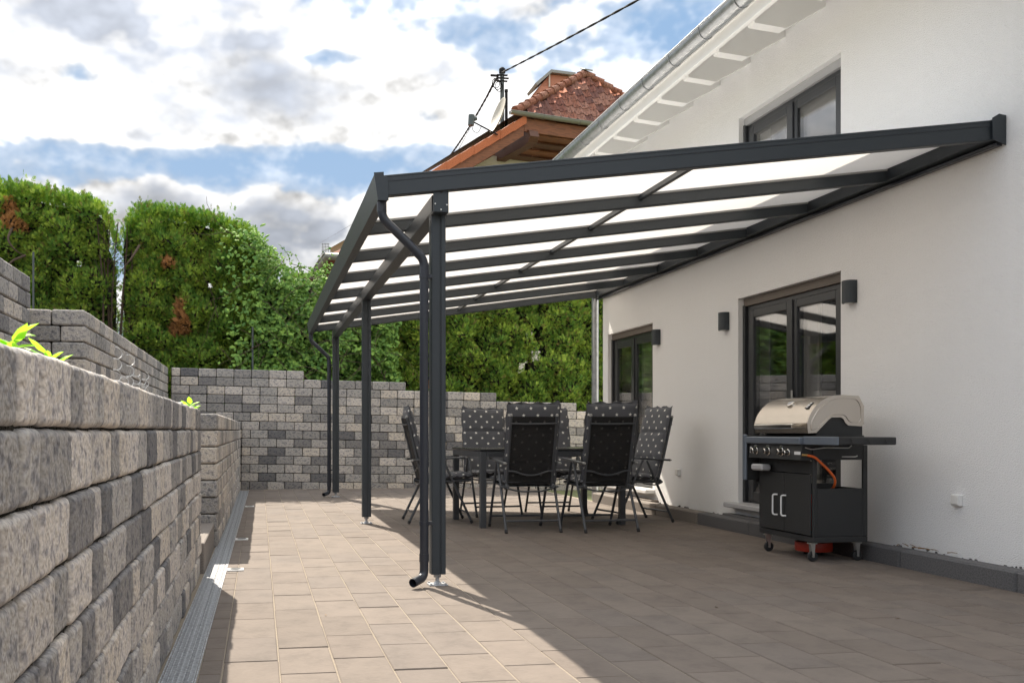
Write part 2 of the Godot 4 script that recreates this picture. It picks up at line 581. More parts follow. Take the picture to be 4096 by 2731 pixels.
func ground() -> void:
	# the land: one sheet to the horizon, with the raised garden behind the retaining walls
	var g := MB.new()
	g.fquad(V(-400, -0.06, -300), V(400, -0.06, -300), V(400, -0.06, 560), V(-400, -0.06, 560), Vector3.UP)
	top("ground", g, M.grass, "", "", "", "structure")
	var b := MB.new()
	b.bar(V(-9, -0.05, 14.98), V(9, 1.15, 40), 0.02)
	top("garden_bank", b, M.soil, "", "", "", "structure")
	var l := MB.new()
	l.bar(V(-9, -0.05, -9), V(-1.95, 1.98, 8.0), 0.02)
	l.bar(V(-9, -0.05, 8.0), V(-1.53, 1.72, 14.94), 0.02)
	top("upper_garden_terrain", l, M.soil, "", "", "", "structure")
	var t := MB.new()
	var c := lump_sheet(-1.36, -0.53, -2.0, 6.1, 0.955, 12, 60)
	put("planting_bed_ground", c.mesh(), M.soil, self).set_meta("kind", "structure")
	var c2 := lump_sheet(-1.36, -0.53, 7.58, 14.75, 0.955, 12, 60)
	put("planting_bed_ground", c2.mesh(), M.soil, self).set_meta("kind", "structure")
	t.bar(V(-1.6, -0.04, 6.0), V(-1.15, 0.93, 7.6), 0.01)
	top("stair_landing_ground", t, M.soil, "", "", "", "structure")

func lump_sheet(x0: float, x1: float, d0: float, d1: float, y: float, nx: int, nd: int) -> MB:
	var g := MB.new()
	var p := []
	for i in nx + 1:
		for j in nd + 1:
			var x := lerpf(x0, x1, float(i) / nx)
			var d := lerpf(d0, d1, float(j) / nd)
			p.append(V(x, y + 0.025 * nz.get_noise_2d(x * 1.3, d * 1.3), d))
	for i in nx:
		for j in nd:
			var a: Vector3 = p[i * (nd + 1) + j]
			g.fquad(a, p[(i + 1) * (nd + 1) + j], p[(i + 1) * (nd + 1) + j + 1], p[i * (nd + 1) + j + 1], Vector3.UP)
	g.fquad(V(x0, y - 0.2, d0), V(x1, y - 0.2, d0), V(x1, y - 0.2, d1), V(x0, y - 0.2, d1), Vector3.DOWN)
	return g

func paving() -> void:
	var root := thing("terrace_paving", Vector3.ZERO, "", "", "", "structure")
	var bed := MB.new()
	bed.box(V(-0.40, -0.055, -9.0), V(4.25, -0.0042, 15.0))
	part("joint_sand", bed, M.sand, root)
	var variants := []
	var edge_variants := []
	for k in 5:
		var m := MB.new()
		m.cham(Transform3D(Basis(), Vector3(0, -0.02, 0)), Vector3(0.2075, 0.04, 0.4205), 0.0035)
		variants.append(m.mesh())
		var e := MB.new()
		e.cham(Transform3D(Basis(), Vector3(0, -0.02, 0)), Vector3(0.079, 0.04, 0.206), 0.003)
		edge_variants.append(e.mesh())
	var spots := []
	for k in 21:
		var x := -0.136 + 0.2125 * (k + 0.5)
		if k == 20:
			continue
		var off := 3.767 if k % 2 == 0 else 3.767 - 0.2125
		for j in range(-30, 28):
			var d := off + 0.425 * (j + 0.5)
			if d < -8.8 or d > 14.70:
				continue
			spots.append([x, d, k])
	# the narrow strip beside the house is cut pavers
	spots.sort_custom(func(a, b): return absf(a[1] - 3.0) < absf(b[1] - 3.0))
	var shown := 0
	var rest := []
	for s in spots:
		var b := Basis(Vector3.UP, R(-0.004, 0.004)) * Basis(Vector3.RIGHT, R(-0.004, 0.004)) * Basis(Vector3.BACK, R(-0.004, 0.004))
		var t := Transform3D(b, V(s[0] + R(-0.001, 0.001), R(-0.0014, 0.001), s[1] + R(-0.0012, 0.0012)))
		var v := rng.randi() % 5
		if shown < 285 and s[1] > 2.9:
			put("paver", variants[v], M.paver[v], root, t)
			shown += 1
		else:
			rest.append([t, v])
	for v in 5:
		var mm := MultiMesh.new()
		mm.transform_format = MultiMesh.TRANSFORM_3D
		mm.mesh = variants[v]
		var mine := rest.filter(func(r): return r[1] == v)
		mm.instance_count = mine.size()
		for i in mine.size():
			mm.set_instance_transform(i, mine[i][0])
		var o := MultiMeshInstance3D.new()
		o.name = "far_pavers"
		o.multimesh = mm
		o.material_override = M.paver[v]
		o.set_meta("kind", "stuff")
		root.add_child(o, true)
	var cut := MB.new()
	for j in range(-5, 35):
		cut.cham(Transform3D(Basis(), V(4.147, -0.02, 0.2 + 0.425 * (j + 0.5))), Vector3(0.058, 0.04, 0.4205), 0.003)
	part("cut_edge_pavers", cut, M.paver[2], root).set_meta("kind", "stuff")
	var strip := thing("edge_paving_strip", Vector3.ZERO, "", "", "", "structure")
	for j in range(-6, 68):
		var d := 3.70 + 0.2105 * j
		if d > 14.6 or d < 1.4:
			continue
		if absf(d - 6.25) < 0.03 or absf(d - 8.0) < 0.03:
			pass
		var v := rng.randi() % 5
		var x := -0.1795 + 0.0011 * (d - 3.5)
		put("edge_paver", edge_variants[v], M.paver[[2, 0, 4, 2, 0][v]], strip, Transform3D(Basis(Vector3.UP, R(-0.01, 0.01)), V(x, R(-0.002, 0.0), d)))

func drain() -> void:
	var root := thing("drainage_channel", V(-0.30, 0, 2.0), "", "", "", "structure")
	root.rotation.y = -0.0067
	meta(root, "long galvanised slot drain along the foot of the stone wall", "drain", "", "thing")
	var tr := MB.new()
	var lift := 0.004
	tr.bar(Vector3(-0.066, -0.09, -12.62), Vector3(-0.060, lift, 1.0), 0.001)
	tr.bar(Vector3(0.060, -0.09, -12.62), Vector3(0.066, lift, 1.0), 0.001)
	tr.box(Vector3(-0.060, -0.09, -12.62), Vector3(0.060, -0.05, 1.0))
	part("channel_frame", tr, M.galv, root)
	var g := MB.new()
	for k in 41:
		var z := -0.0 - 0.012 * k - 0.006
		g.box(Vector3(-0.057, -0.010, z - 0.0028), Vector3(0.057, 0.0, z + 0.0028))
	for k in 7:
		var x := -0.055 + 0.11 * k / 6.0
		g.box(Vector3(x - 0.0016, -0.014, -0.495), Vector3(x + 0.0016, 0.0012, -0.003))
	g.box(Vector3(-0.057, -0.016, -0.4995), Vector3(0.057, 0.0008, -0.495))
	var gm := g.mesh()
	for k in 27:
		put("grate", gm, M.galv, root, Transform3D(Basis(), Vector3(0, R(0.0, 0.0015), 1.0 - 0.5 * k)))
	# small square light frames let into the edge strip
	var n := 0
	for p in [[-0.150, 6.25], [-0.141, 8.0], [-0.11, 11.45]]:
		var o := thing("floor_light", V(p[0], 0.0, p[1]), ["flush white floor light frame with round lens, nearest beside the drain", "flush white floor light frame, middle one beside the drain", "flush white floor light frame beside the drain, nearest the end wall"][n], "floor light", "floor lights beside the drain")
		var f := MB.new()
		f.cham(Transform3D(Basis(), Vector3(0, 0.003, 0)), Vector3(0.105, 0.010, 0.10), 0.002)
		part("frame", f, M.plastic_white, o)
		var q := MB.new()
		q.lathe(PackedVector2Array([Vector2(0.036, 0.008), Vector2(0.036, 0.0105), Vector2(0.030, 0.0105), Vector2(0.0, 0.0095)]), Transform3D(), 20)
		part("lens", q, M.chair, o)
		n += 1

func block_set(l: float, h: float, w: float, k: int, count: int, r: float, rough: float) -> Array:
	var out := []
	for i in count:
		var m := MB.new()
		m.rounded(Transform3D(), Vector3(w, h, l), r, k, rough, nz, Vector3(i * 3.1, i * 1.7, 0))
		out.append(m.mesh())
	return out

func tone() -> int:
	var x := rng.randf()
	return 0 if x < 0.07 else 1 if x < 0.20 else 2 if x < 0.37 else 3 if x < 0.55 else 7 if x < 0.68 else 4 if x < 0.83 else 5 if x < 0.94 else 6

func tone_near() -> int:
	var x := rng.randf()
	return 0 if x < 0.06 else 1 if x < 0.20 else 2 if x < 0.34 else 3 if x < 0.46 else 7 if x < 0.56 else 4 if x < 0.70 else 5 if x < 0.88 else 6

func tone_warm() -> int:
	var x := rng.randf()
	return 1 if x < 0.10 else 2 if x < 0.27 else 3 if x < 0.46 else 7 if x < 0.6 else 4 if x < 0.78 else 5 if x < 0.93 else 6

func stone_walls() -> void:
	var L := 0.262
	var H := 0.130
	# the near wall on the left: large in the picture, so its blocks carry chipped edges
	var near := block_set(L - 0.008, H - 0.005, 0.19, 9, 14, 0.014, 0.0032)
	var half := block_set(L * 0.5 - 0.008, H - 0.005, 0.19, 8, 6, 0.014, 0.0032)
	var mid := block_set(L - 0.008, H - 0.006, 0.19, 5, 8, 0.016, 0.003)
	var midhalf := block_set(L * 0.5 - 0.006, H - 0.005, 0.19, 4, 4, 0.012, 0.003)
	var wa := thing("retaining_wall", V(-0.455, 0, 3.8), "long low retaining wall of tumbled grey and beige stone blocks beside the drain, nearest in view", "stone wall", "stone block retaining walls")
	var back := MB.new()
	back.box(Vector3(-0.075, -0.05, -2.28), Vector3(0.078, 1.015, 4.4))
	part("backing", back, M.inner, wa)
	for row in 8:
		var y := 1.034 - H * (row + 0.5)
		var d := 6.128
		var first := row % 2 == 1
		while d > -0.55:
			var l := L * 0.5 if first or rng.randf() < 0.52 else L
			first = false
			var near_enough := d < 4.6
			var pool = (near if near_enough else mid) if l > 0.2 else (half if near_enough else midhalf)
			var flip := Basis(Vector3.UP, PI * (rng.randi() % 2)) * Basis(Vector3.UP, R(-0.018, 0.018))
			put("stone_block", pool[rng.randi() % pool.size()], M.stone[tone_near()], wa, Transform3D(flip, Vector3(R(-0.0045, 0.0045), y + R(-0.0015, 0.0015), -(d - l * 0.5 - 3.8))))
			d -= l
	# the wall beyond the steps
	var wb := thing("retaining_wall", V(-0.41, 0, 7.5), "low stone block wall beyond the garden steps, running to the end wall", "stone wall", "stone block retaining walls")
	wb.rotation.y = -0.0046
	var bb := MB.new()
	bb.box(Vector3(-0.07, -0.05, -7.26), Vector3(0.07, 1.015, -0.02))
	bb.box(Vector3(-0.75, -0.05, -0.16), Vector3(0.07, 1.015, -0.03))
	part("backing", bb, M.inner, wb)
	for row in 8:
		var y := 1.034 - H * (row + 0.5)
		var d := 0.19 if row % 2 == 0 else 0.002
		if row % 2 == 0:
			# end block seen from its long side, facing the steps
			var q := Basis(Vector3.UP, PI / 2)
			put("stone_block", mid[row % 8], M.stone[tone()], wb, Transform3D(q, Vector3(-0.036, y, -0.095)))
			for j in 2:
				put("stone_block", mid[(row + j + 1) % 8], M.stone[tone()], wb, Transform3D(q, Vector3(-0.036 - L * (j + 1), y, -0.095)))
		else:
			for j in 2:
				put("stone_block", mid[(row + j) % 8], M.stone[tone()], wb, Transform3D(Basis(Vector3.UP, PI / 2), Vector3(-0.23 - L * j, y, -0.095)))
		while d < 7.1:
			put("stone_block", mid[rng.randi() % 8], M.stone[tone_warm()], wb, Transform3D(Basis(Vector3.UP, R(-0.015, 0.015)), Vector3(R(-0.003, 0.003), y, -(d + L * 0.5))))
			d += L
	# upper wall along the left, with a return facing the camera
	var wc := thing("retaining_wall", V(-1.465, 0.9, 7.9), "upper stone block wall behind the planting bed, running back to the end wall", "stone wall", "stone block retaining walls")
	var cb := MB.new()
	cb.box(Vector3(-0.07, -0.3, -6.95), Vector3(0.07, 0.945, -0.03))
	cb.box(Vector3(-0.62, -0.3, -0.16), Vector3(0.07, 0.945, -0.03))
	part("backing", cb, M.inner, wc)
	for row in 8:
		var y := 0.965 - H * (row + 0.5)
		var d := 0.19 if row % 2 == 0 else 0.002
		for j in 3:
			var x := (-0.036 if row % 2 == 0 else -0.23) - L * j
			if x > -0.75:
				put("stone_block", mid[(row + 2 * j) % 8], M.stone[tone()], wc, Transform3D(Basis(Vector3.UP, PI / 2), Vector3(x, y, -0.095)))
		while d < 6.85:
			put("stone_block", mid[rng.randi() % 8], M.stone[tone_warm()], wc, Transform3D(Basis(Vector3.UP, R(-0.015, 0.015)), Vector3(R(-0.003, 0.003), y, -(d + L * 0.5))))
			d += L
	var wd := thing("retaining_wall", V(-1.88, 0.9, 7.9), "highest stone block wall at the upper left, standing above the planting bed", "stone wall", "stone block retaining walls")
	var db := MB.new()
	db.box(Vector3(-0.07, -0.3, 0.02), Vector3(0.07, 1.195, 7.0))
	part("backing", db, M.inner, wd)
	for row in 10:
		var y := 1.217 - H * (row + 0.5)
		var d := 0.0 if row % 2 == 0 else L * 0.5
		if d > 0.0:
			put("stone_block", midhalf[row % 4], M.stone[tone()], wd, Transform3D(Basis(), Vector3(0, y, L * 0.25)))
		while d < 6.9:
			put("stone_block", mid[rng.randi() % 8], M.stone[tone_warm()], wd, Transform3D(Basis(Vector3.UP, R(-0.015, 0.015)), Vector3(R(-0.003, 0.003), y, d + L * 0.5)))
			d += L
	# the end wall across the terrace, its top stepping down towards the house
	var LF := 0.2665
	var HF := 0.132
	var far := block_set(LF - 0.006, HF - 0.005, 0.19, 3, 8, 0.013, 0.003)
	var farhalf := block_set(LF * 0.5 - 0.006, HF - 0.005, 0.19, 3, 4, 0.013, 0.003)
	var wf := thing("end_wall", V(-1.35, 0, 14.8), "stone block end wall across the terrace, its top stepping down to the right", "stone wall", "stone block retaining walls")
	wf.rotation.z = -0.018
	var ends := [7.6, 7.6, 7.6, 7.6, 7.6, 7.6, 7.6, 7.6, 7.6, 7.6, 6.401, 5.069, 3.603, 2.004]
	var rest := []
	for row in 14:
		var y := 1.857 - HF * (13.5 - row)
		var x0 := 0.0
		if row < 7:
			x0 = 0.96
		var xe: float = ends[row] + (LF * 0.5 if row < 10 and row % 2 == 1 else 0.0)
		var fb := MB.new()
		fb.box(Vector3(x0, y - HF * 0.5, -0.16), Vector3(xe - 0.01, y + HF * 0.5 - 0.012, -0.03))
		part("backing", fb, M.inner, wf)
		var x := xe
		while x > x0 + 0.02:
			var l := LF
			if x - x0 < LF:
				l = LF * 0.5
			var pool = far if l > 0.2 else farhalf
			put("stone_block", pool[rng.randi() % pool.size()], M.stone[tone()], wf, Transform3D(Basis(Vector3.UP, PI / 2 + PI * (rng.randi() % 2) + R(-0.012, 0.012)), Vector3(x - l * 0.5, y + R(-0.001, 0.001), -0.095 + R(-0.003, 0.003))))
			x -= l
	# the garden steps between the two low walls
	var st := thing("garden_steps", V(-0.33, 0, 6.8), "pale concrete garden steps in the gap between the two low stone walls", "steps")
	for k in 4:
		var m := MB.new()
		var x1 := -0.012 - 0.30 * k
		m.bar(Vector3(x1 - 0.34, -0.03 if k == 0 else 0.19 * k - 0.02, -0.69), Vector3(x1, 0.19 * (k + 1), 0.66), 0.006)
		part("step_block", m, M.step, st)

const XW := 4.4

func wall_with_holes(g: MB, x_out: float, x_in: float, d0: float, d1: float, y0: float, y1: float, holes: Array) -> void:   # a wall at x, holes [d0, d1, y0, y1]
	var ds := [d0, d1]
	var ys := [y0, y1]
	for h in holes:
		for k in [h[0], h[1]]:
			if not ds.has(k): ds.append(k)
		for k in [h[2], h[3]]:
			if not ys.has(k): ys.append(k)
	ds.sort()
	ys.sort()
	for i in ds.size() - 1:
		for j in ys.size() - 1:
			var cd: float = (ds[i] + ds[i + 1]) * 0.5
			var cy: float = (ys[j] + ys[j + 1]) * 0.5
			var open := false
			for h in holes:
				if cd > h[0] and cd < h[1] and cy > h[2] and cy < h[3]:
					open = true
			if not open:
				g.fquad(V(x_out, ys[j], ds[i]), V(x_out, ys[j], ds[i + 1]), V(x_out, ys[j + 1], ds[i + 1]), V(x_out, ys[j + 1], ds[i]), Vector3.LEFT)
				g.fquad(V(x_in, ys[j], ds[i]), V(x_in, ys[j], ds[i + 1]), V(x_in, ys[j + 1], ds[i + 1]), V(x_in, ys[j + 1], ds[i]), Vector3.RIGHT)
	for h in holes:
		g.fquad(V(x_out, h[2], h[0]), V(x_in, h[2], h[0]), V(x_in, h[3], h[0]), V(x_out, h[3], h[0]), Vector3(0, 0, -1))
		g.fquad(V(x_out, h[2], h[1]), V(x_in, h[2], h[1]), V(x_in, h[3], h[1]), V(x_out, h[3], h[1]), Vector3(0, 0, 1))
		g.fquad(V(x_out, h[3], h[0]), V(x_in, h[3], h[0]), V(x_in, h[3], h[1]), V(x_out, h[3], h[1]), Vector3.DOWN)
		g.fquad(V(x_out, h[2], h[0]), V(x_in, h[2], h[0]), V(x_in, h[2], h[1]), V(x_out, h[2], h[1]), Vector3.UP)
	g.fquad(V(x_out, y0, d1), V(x_in, y0, d1), V(x_in, y1, d1), V(x_out, y1, d1), Vector3(0, 0, -1))
	g.fquad(V(x_out, y0, d0), V(x_in, y0, d0), V(x_in, y1, d0), V(x_out, y1, d0), Vector3(0, 0, 1))

func house() -> void:
	var root := thing("house", V(4.4, 0, 7), "white rendered house with anthracite windows and open rafter eaves along the terrace", "house")
	var holes := [[6.70, 8.28, 0.205, 2.122], [10.225, 11.785, 0.205, 2.122], [6.70, 8.27, 3.06, 3.79]]
	holes[1] = [10.225, 11.62, 0.205, 2.122]
	var g := MB.new()
	wall_with_holes(g, XW, XW + 0.32, -4.0, 11.80, -0.05, 4.50, holes)
	var gable := PackedVector2Array([Vector2(XW + 0.32, -0.05), Vector2(11.0, -0.05), Vector2(11.0, 4.55), Vector2(7.8, 6.5), Vector2(XW + 0.32, 4.66)])
	g.prism(gable, Transform3D(Basis(), V(0, 0, 11.80)), 0.3)
	g.prism(gable, Transform3D(Basis(), V(0, 0, -3.7)), 0.3)
	g.box(V(10.7, -0.05, -3.7), V(11.0, 4.5, 11.5))
	wpart("wall", g, M.render, root)
	var fl := MB.new()
	fl.box(V(XW + 0.32, 0.0, -3.7), V(10.7, 0.2, 11.5))
	fl.box(V(XW + 0.32, 2.55, -3.7), V(10.7, 2.8, 11.5))
	fl.box(V(XW + 0.32, 4.4, -3.7), V(10.7, 4.55, 11.5))
	fl.box(V(XW + 0.32, 0.2, 9.2), V(10.7, 2.55, 9.3))
	fl.box(V(7.6, 0.2, -3.7), V(7.7, 2.55, 11.5))
	fl.box(V(7.6, 2.8, -3.7), V(7.7, 4.4, 11.5))
	wpart("room_floor", fl, M.room, root)
	# roof: soffit boards on rafters, 31 degrees, over the wall
	var slope := 0.6
	var rf := MB.new()
	var poly := PackedVector2Array([Vector2(3.62, 4.075), Vector2(7.8, 6.58), Vector2(11.9, 4.12), Vector2(11.9, 4.22), Vector2(7.8, 6.68), Vector2(3.62, 4.18)])
	rf.prism(poly, Transform3D(Basis(), V(0, 0, 12.25)), 16.6)
	wpart("roof", rf, M.white_paint, root)
	var tiles := MB.new()
	tiles.prism(PackedVector2Array([Vector2(3.615, 4.183), Vector2(7.8, 6.684), Vector2(11.95, 4.224), Vector2(11.95, 4.264), Vector2(7.8, 6.724), Vector2(3.605, 4.222)]), Transform3D(Basis(), V(0, 0, 12.28)), 16.66)
	wpart("roof_covering", tiles, M.kerb[0], root)
	var fa := MB.new()
	fa.bar(V(3.645, 3.985, -4.2), V(3.672, 4.14, 12.25), 0.003)
	wpart("fascia_board", fa, M.white_paint, root)
	var fb := MB.new()
	fb.bar(V(3.672, 4.082, -4.2), V(3.80, 4.098, 12.25), 0.003)
	wpart("eaves_board", fb, M.white_paint, root)
	var fc := MB.new()
	for k in 3:
		var x := 3.93 + 0.16 * k
		fc.beam(V(x, 4.075 + (x - 3.62) * slope - 0.004, -4.2), V(x, 4.075 + (x - 3.62) * slope - 0.004, 12.25), 0.004, 0.006, 0.0)
	wpart("board_joints", fc, M.dark, root).set_meta("kind", "stuff")
	var tail := MB.new()   # in x, y: level end cut, plumb front
	var tp := PackedVector2Array([Vector2(0.0, 0.0), Vector2(-0.345, -0.195), Vector2(-0.60, -0.170), Vector2(-0.622, -0.098), Vector2(0.0, 0.275)])
	tail.prism(tp, Transform3D(Basis(), Vector3(0, 0, -0.05)), 0.10)
	var tm := tail.mesh()
	for k in 15:
		put("rafter_tail", tm, M.white_paint, root, root.transform.affine_inverse() * Transform3D(Basis(), V(XW + 0.005, 4.232, 2.86 + 0.577 * k + 0.05)))
	# gutter: half round with beads, brackets and joints
	var gu := MB.new()
	var gx := 3.572
	var gy := 4.155
	var prof := []
	for i in 11:
		var a := PI + PI * i / 10.0
		prof.append(Vector2(cos(a) * 0.070, sin(a) * 0.098))
	for i in 10:
		var p: Vector2 = prof[i]
		var q: Vector2 = prof[i + 1]
		var np := Vector3(p.x / 0.07, p.y / 0.098, 0).normalized()
		var nq := Vector3(q.x / 0.07, q.y / 0.098, 0).normalized()
		gu.squad(V(gx + p.x, gy + p.y, -4.2), V(gx + q.x, gy + q.y, -4.2), V(gx + q.x, gy + q.y, 12.28), V(gx + p.x, gy + p.y, 12.28), np, nq, nq, np)
		gu.squad(V(gx + p.x * 0.94, gy + p.y * 0.94, -4.2), V(gx + q.x * 0.94, gy + q.y * 0.94, -4.2), V(gx + q.x * 0.94, gy + q.y * 0.94, 12.28), V(gx + p.x * 0.94, gy + p.y * 0.94, 12.28), -np, -nq, -nq, -np)
	gu.tube(PackedVector3Array([V(gx - 0.070, gy, -4.2), V(gx - 0.070, gy, 12.28)]), 0.009, 10)
	wpart("gutter", gu, M.zinc, root)
	for k in 16:
		var d := 3.2 + 0.577 * k
		var br := MB.new()
		var pts := PackedVector3Array()
		for i in 13:
			var a := PI + PI * i / 12.0
			pts.append(V(gx + cos(a) * 0.0725, gy + sin(a) * 0.1005, d))
		br.tube(pts, 0.0045, 6)
		wpart("gutter_bracket", br, M.zinc, root)
	var dp := MB.new()
	dp.tube(PackedVector3Array([V(3.6, 4.06, 12.1), V(3.75, 3.85, 12.05), V(4.33, 3.45, 11.96), V(4.35, 3.3, 11.95), V(4.35, 0.0, 11.95)]), 0.045, 14)
	wpart("downpipe", dp, M.zinc, root)
	door(root, holes[0], "door", true)
	door(root, holes[1], "door", true)
	door(root, holes[2], "window", false)
	# sills
	for s in [[6.62, 8.36, "door_sill"], [10.16, 11.68, "door_sill"]]:
		var m := MB.new()
		m.bar(V(4.29, 0.190, s[0]), V(4.60, 0.236, s[1]), 0.008)
		wpart(s[2], m, M.plastic_white if s[0] > 9.0 else M.grey_plastic, root)
	var us := MB.new()
	us.bar(V(4.36, 3.055, 6.72), V(4.56, 3.085, 8.25), 0.004)
	us.bar(V(4.352, 3.07, 6.695), V(4.47, 3.155, 6.716), 0.003)
	wpart("window_sill", us, M.plastic_white, root)
	# kerb and door steps along the wall
	var kr := thing("kerb", Vector3.ZERO, "", "", "", "structure")
	for j in 16:
		var d0 := 8.655 - 0.978 * (j - 3)
		var m := MB.new()
		m.bar(V(4.178 + R(-0.002, 0.002), -0.05, d0 - 0.972), V(4.30, 0.114 + R(-0.002, 0.002), d0), 0.012)
		part("kerb_stone", m, M.kerb[rng.randi() % 3] if d0 < 8.8 else M.step, kr)  # far stones take a paler colour: sunlight painted into them
	for s in [[6.50, 8.40], [10.05, 11.75]]:
		var m := MB.new()
		m.bar(V(4.302, -0.04, s[0]), V(4.398, 0.128, s[1]), 0.006)
		part("step_slab", m, M.kerb[1] if s[0] < 9.0 else M.step, kr)  # far slab paler in the same way, sunlight put into its colour
	var pebble := MB.new()
	pebble.rounded(Transform3D(), Vector3(0.026, 0.018, 0.03), 0.008, 3, 0.004, nz, Vector3.ZERO)
	var mm := MultiMesh.new()
	mm.transform_format = MultiMesh.TRANSFORM_3D
	mm.mesh = pebble.mesh()
	mm.instance_count = 130
	for i in 130:
		var b := Basis.from_euler(Vector3(R(0, TAU), R(0, TAU), R(0, TAU))).scaled(Vector3.ONE * R(0.4, 1.0))
		mm.set_instance_transform(i, Transform3D(b, V(R(4.305, 4.395), 0.092 + R(0, 0.014), R(1.5, 11.7))))
	var pm := MultiMeshInstance3D.new()
	pm.name = "gravel_strip"
	pm.multimesh = mm
	pm.material_override = M.kerb[0]
	pm.set_meta("kind", "stuff")
	add_child(pm, true)
	var gs := MB.new()
	gs.box(V(4.30, -0.04, 0.0), V(4.40, 0.094, 11.8))
	top("gravel_bed_ground", gs, M.soil, "", "", "", "structure")
	# curtains
	var n := 0
	for s in [[7.62, 7.98, 2.05, "grey net curtain behind the left leaf of the nearer terrace door"], [10.95, 11.42, 2.05, "pale net curtain behind the left leaf of the far terrace door"]]:
		var m := MB.new()
		var steps := 60
		for i in steps:
			var a := float(i) / steps
			var b := float(i + 1) / steps
			var xa := 4.80 + 0.028 * sin(a * 34.0) + 0.01 * sin(a * 81.0)
			var xb := 4.80 + 0.028 * sin(b * 34.0) + 0.01 * sin(b * 81.0)
			var da := lerpf(s[0], s[1], a)
			var db := lerpf(s[0], s[1], b)
			var nn := Vector3(-(db - da), 0, -(xb - xa)).normalized()
			m.fquad(V(xa, 0.24, da), V(xb, 0.24, db), V(xb, s[2], db), V(xa, s[2], da), nn)
			m.fquad(V(xa + 0.004, 0.24, da), V(xb + 0.004, 0.24, db), V(xb + 0.004, s[2], db), V(xa + 0.004, s[2], da), -nn)
		top("curtain", m, M.curtain, s[3], "curtain", "curtains behind the terrace doors")
		n += 1

func door(root: Node3D, h: Array, called: String, is_door: bool) -> void:
	var x := 4.465     # outer face of the frame
	var d0: float = h[0]
	var d1: float = h[1]
	var y0: float = h[2]
	var y1: float = h[3]
	var holder := Node3D.new()
	holder.name = "terrace_door" if is_door else "window"
	root.add_child(holder, true)
	holder.transform = root.transform.affine_inverse()
	# roller shutter rail above, guide rails at the sides
	var sh := MB.new()
	sh.bar(V(x - 0.012, y1 - 0.062, d0 + 0.002), V(x + 0.12, y1 - 0.002, d1 - 0.002), 0.004)
	sh.bar(V(x - 0.020, y1 - 0.074, d0 + 0.03), V(x + 0.02, y1 - 0.062, d1 - 0.03), 0.002)
	part("shutter_rail", sh, M.grey_plastic if not is_door else M.step, holder)
	var gr := MB.new()
	for s in [[d0 + 0.001, d0 + 0.04], [d1 - 0.04, d1 - 0.001]]:
		gr = MB.new()
		gr.bar(V(x - 0.022, y0 + 0.03, s[0]), V(x + 0.028, y1 - 0.063, s[1]), 0.003)
		part("guide_rail", gr, M.anth_frame, holder)
	var fr := MB.new()
	var top_y := y1 - 0.075
	var f0 := d0 + 0.041
	var f1 := d1 - 0.041
	var xf := x + 0.006
	fr.bar(V(xf, y0 + 0.03, f0), V(xf + 0.08, top_y, f0 + 0.055), 0.005)
	fr.bar(V(xf, y0 + 0.03, f1 - 0.055), V(xf + 0.08, top_y, f1), 0.005)
	fr.bar(V(xf + 0.001, top_y - 0.055, f0 + 0.055), V(xf + 0.079, top_y - 0.001, f1 - 0.055), 0.005)
	fr.bar(V(xf + 0.001, y0 + 0.031, f0 + 0.055), V(xf + 0.079, y0 + 0.07, f1 - 0.055), 0.005)
	var md := (f0 + f1) * 0.5 - 0.005
	part("frame", fr, M.anth_frame, holder)
	# two leaves, meeting at the middle
	for side in 2:
		var a := f0 + 0.045 if side == 0 else md + 0.004
		var b := md - 0.004 if side == 0 else f1 - 0.045
		var lf := MB.new()
		var w := 0.075
		var xs := xf - 0.012
		lf.bar(V(xs, y0 + 0.055, a), V(xs + 0.07, top_y - 0.04, a + w), 0.006)
		lf.bar(V(xs, y0 + 0.055, b - w), V(xs + 0.07, top_y - 0.04, b), 0.006)
		lf.bar(V(xs + 0.001, top_y - 0.04 - w, a + w), V(xs + 0.069, top_y - 0.041, b - w), 0.006)
		lf.bar(V(xs + 0.001, y0 + 0.056, a + w), V(xs + 0.069, y0 + 0.055 + w * 1.1, b - w), 0.006)
		if side == 0:
			lf.bar(V(xs - 0.014, y0 + 0.055, b - 0.028), V(xs, top_y - 0.04, b + 0.034), 0.004)
		part("leaf", lf, M.anth_frame, holder)
		var pn := MB.new()
		for k in 6:   # triple glazing: both faces of each pane
			var px := xs + 0.016 + 0.016 * (k / 2) + 0.004 * (k % 2)
			pn.fquad(V(px, y0 + 0.05 + w, a + w - 0.01), V(px, y0 + 0.05 + w, b - w + 0.01), V(px, top_y - 0.03 - w, b - w + 0.01), V(px, top_y - 0.03 - w, a + w - 0.01), Vector3.LEFT)
		part("pane", pn, M.glass, holder)
	if is_door:
		var hd := MB.new()
		hd.bar(V(xf - 0.035, 1.12, md - 0.05), V(xf - 0.026, 1.24, md - 0.025), 0.004)
		hd.bar(V(xf - 0.03, 1.17, md - 0.045), V(xf - 0.02, 1.19, md - 0.03), 0.002)
		part("handle", hd, M.cap, holder)

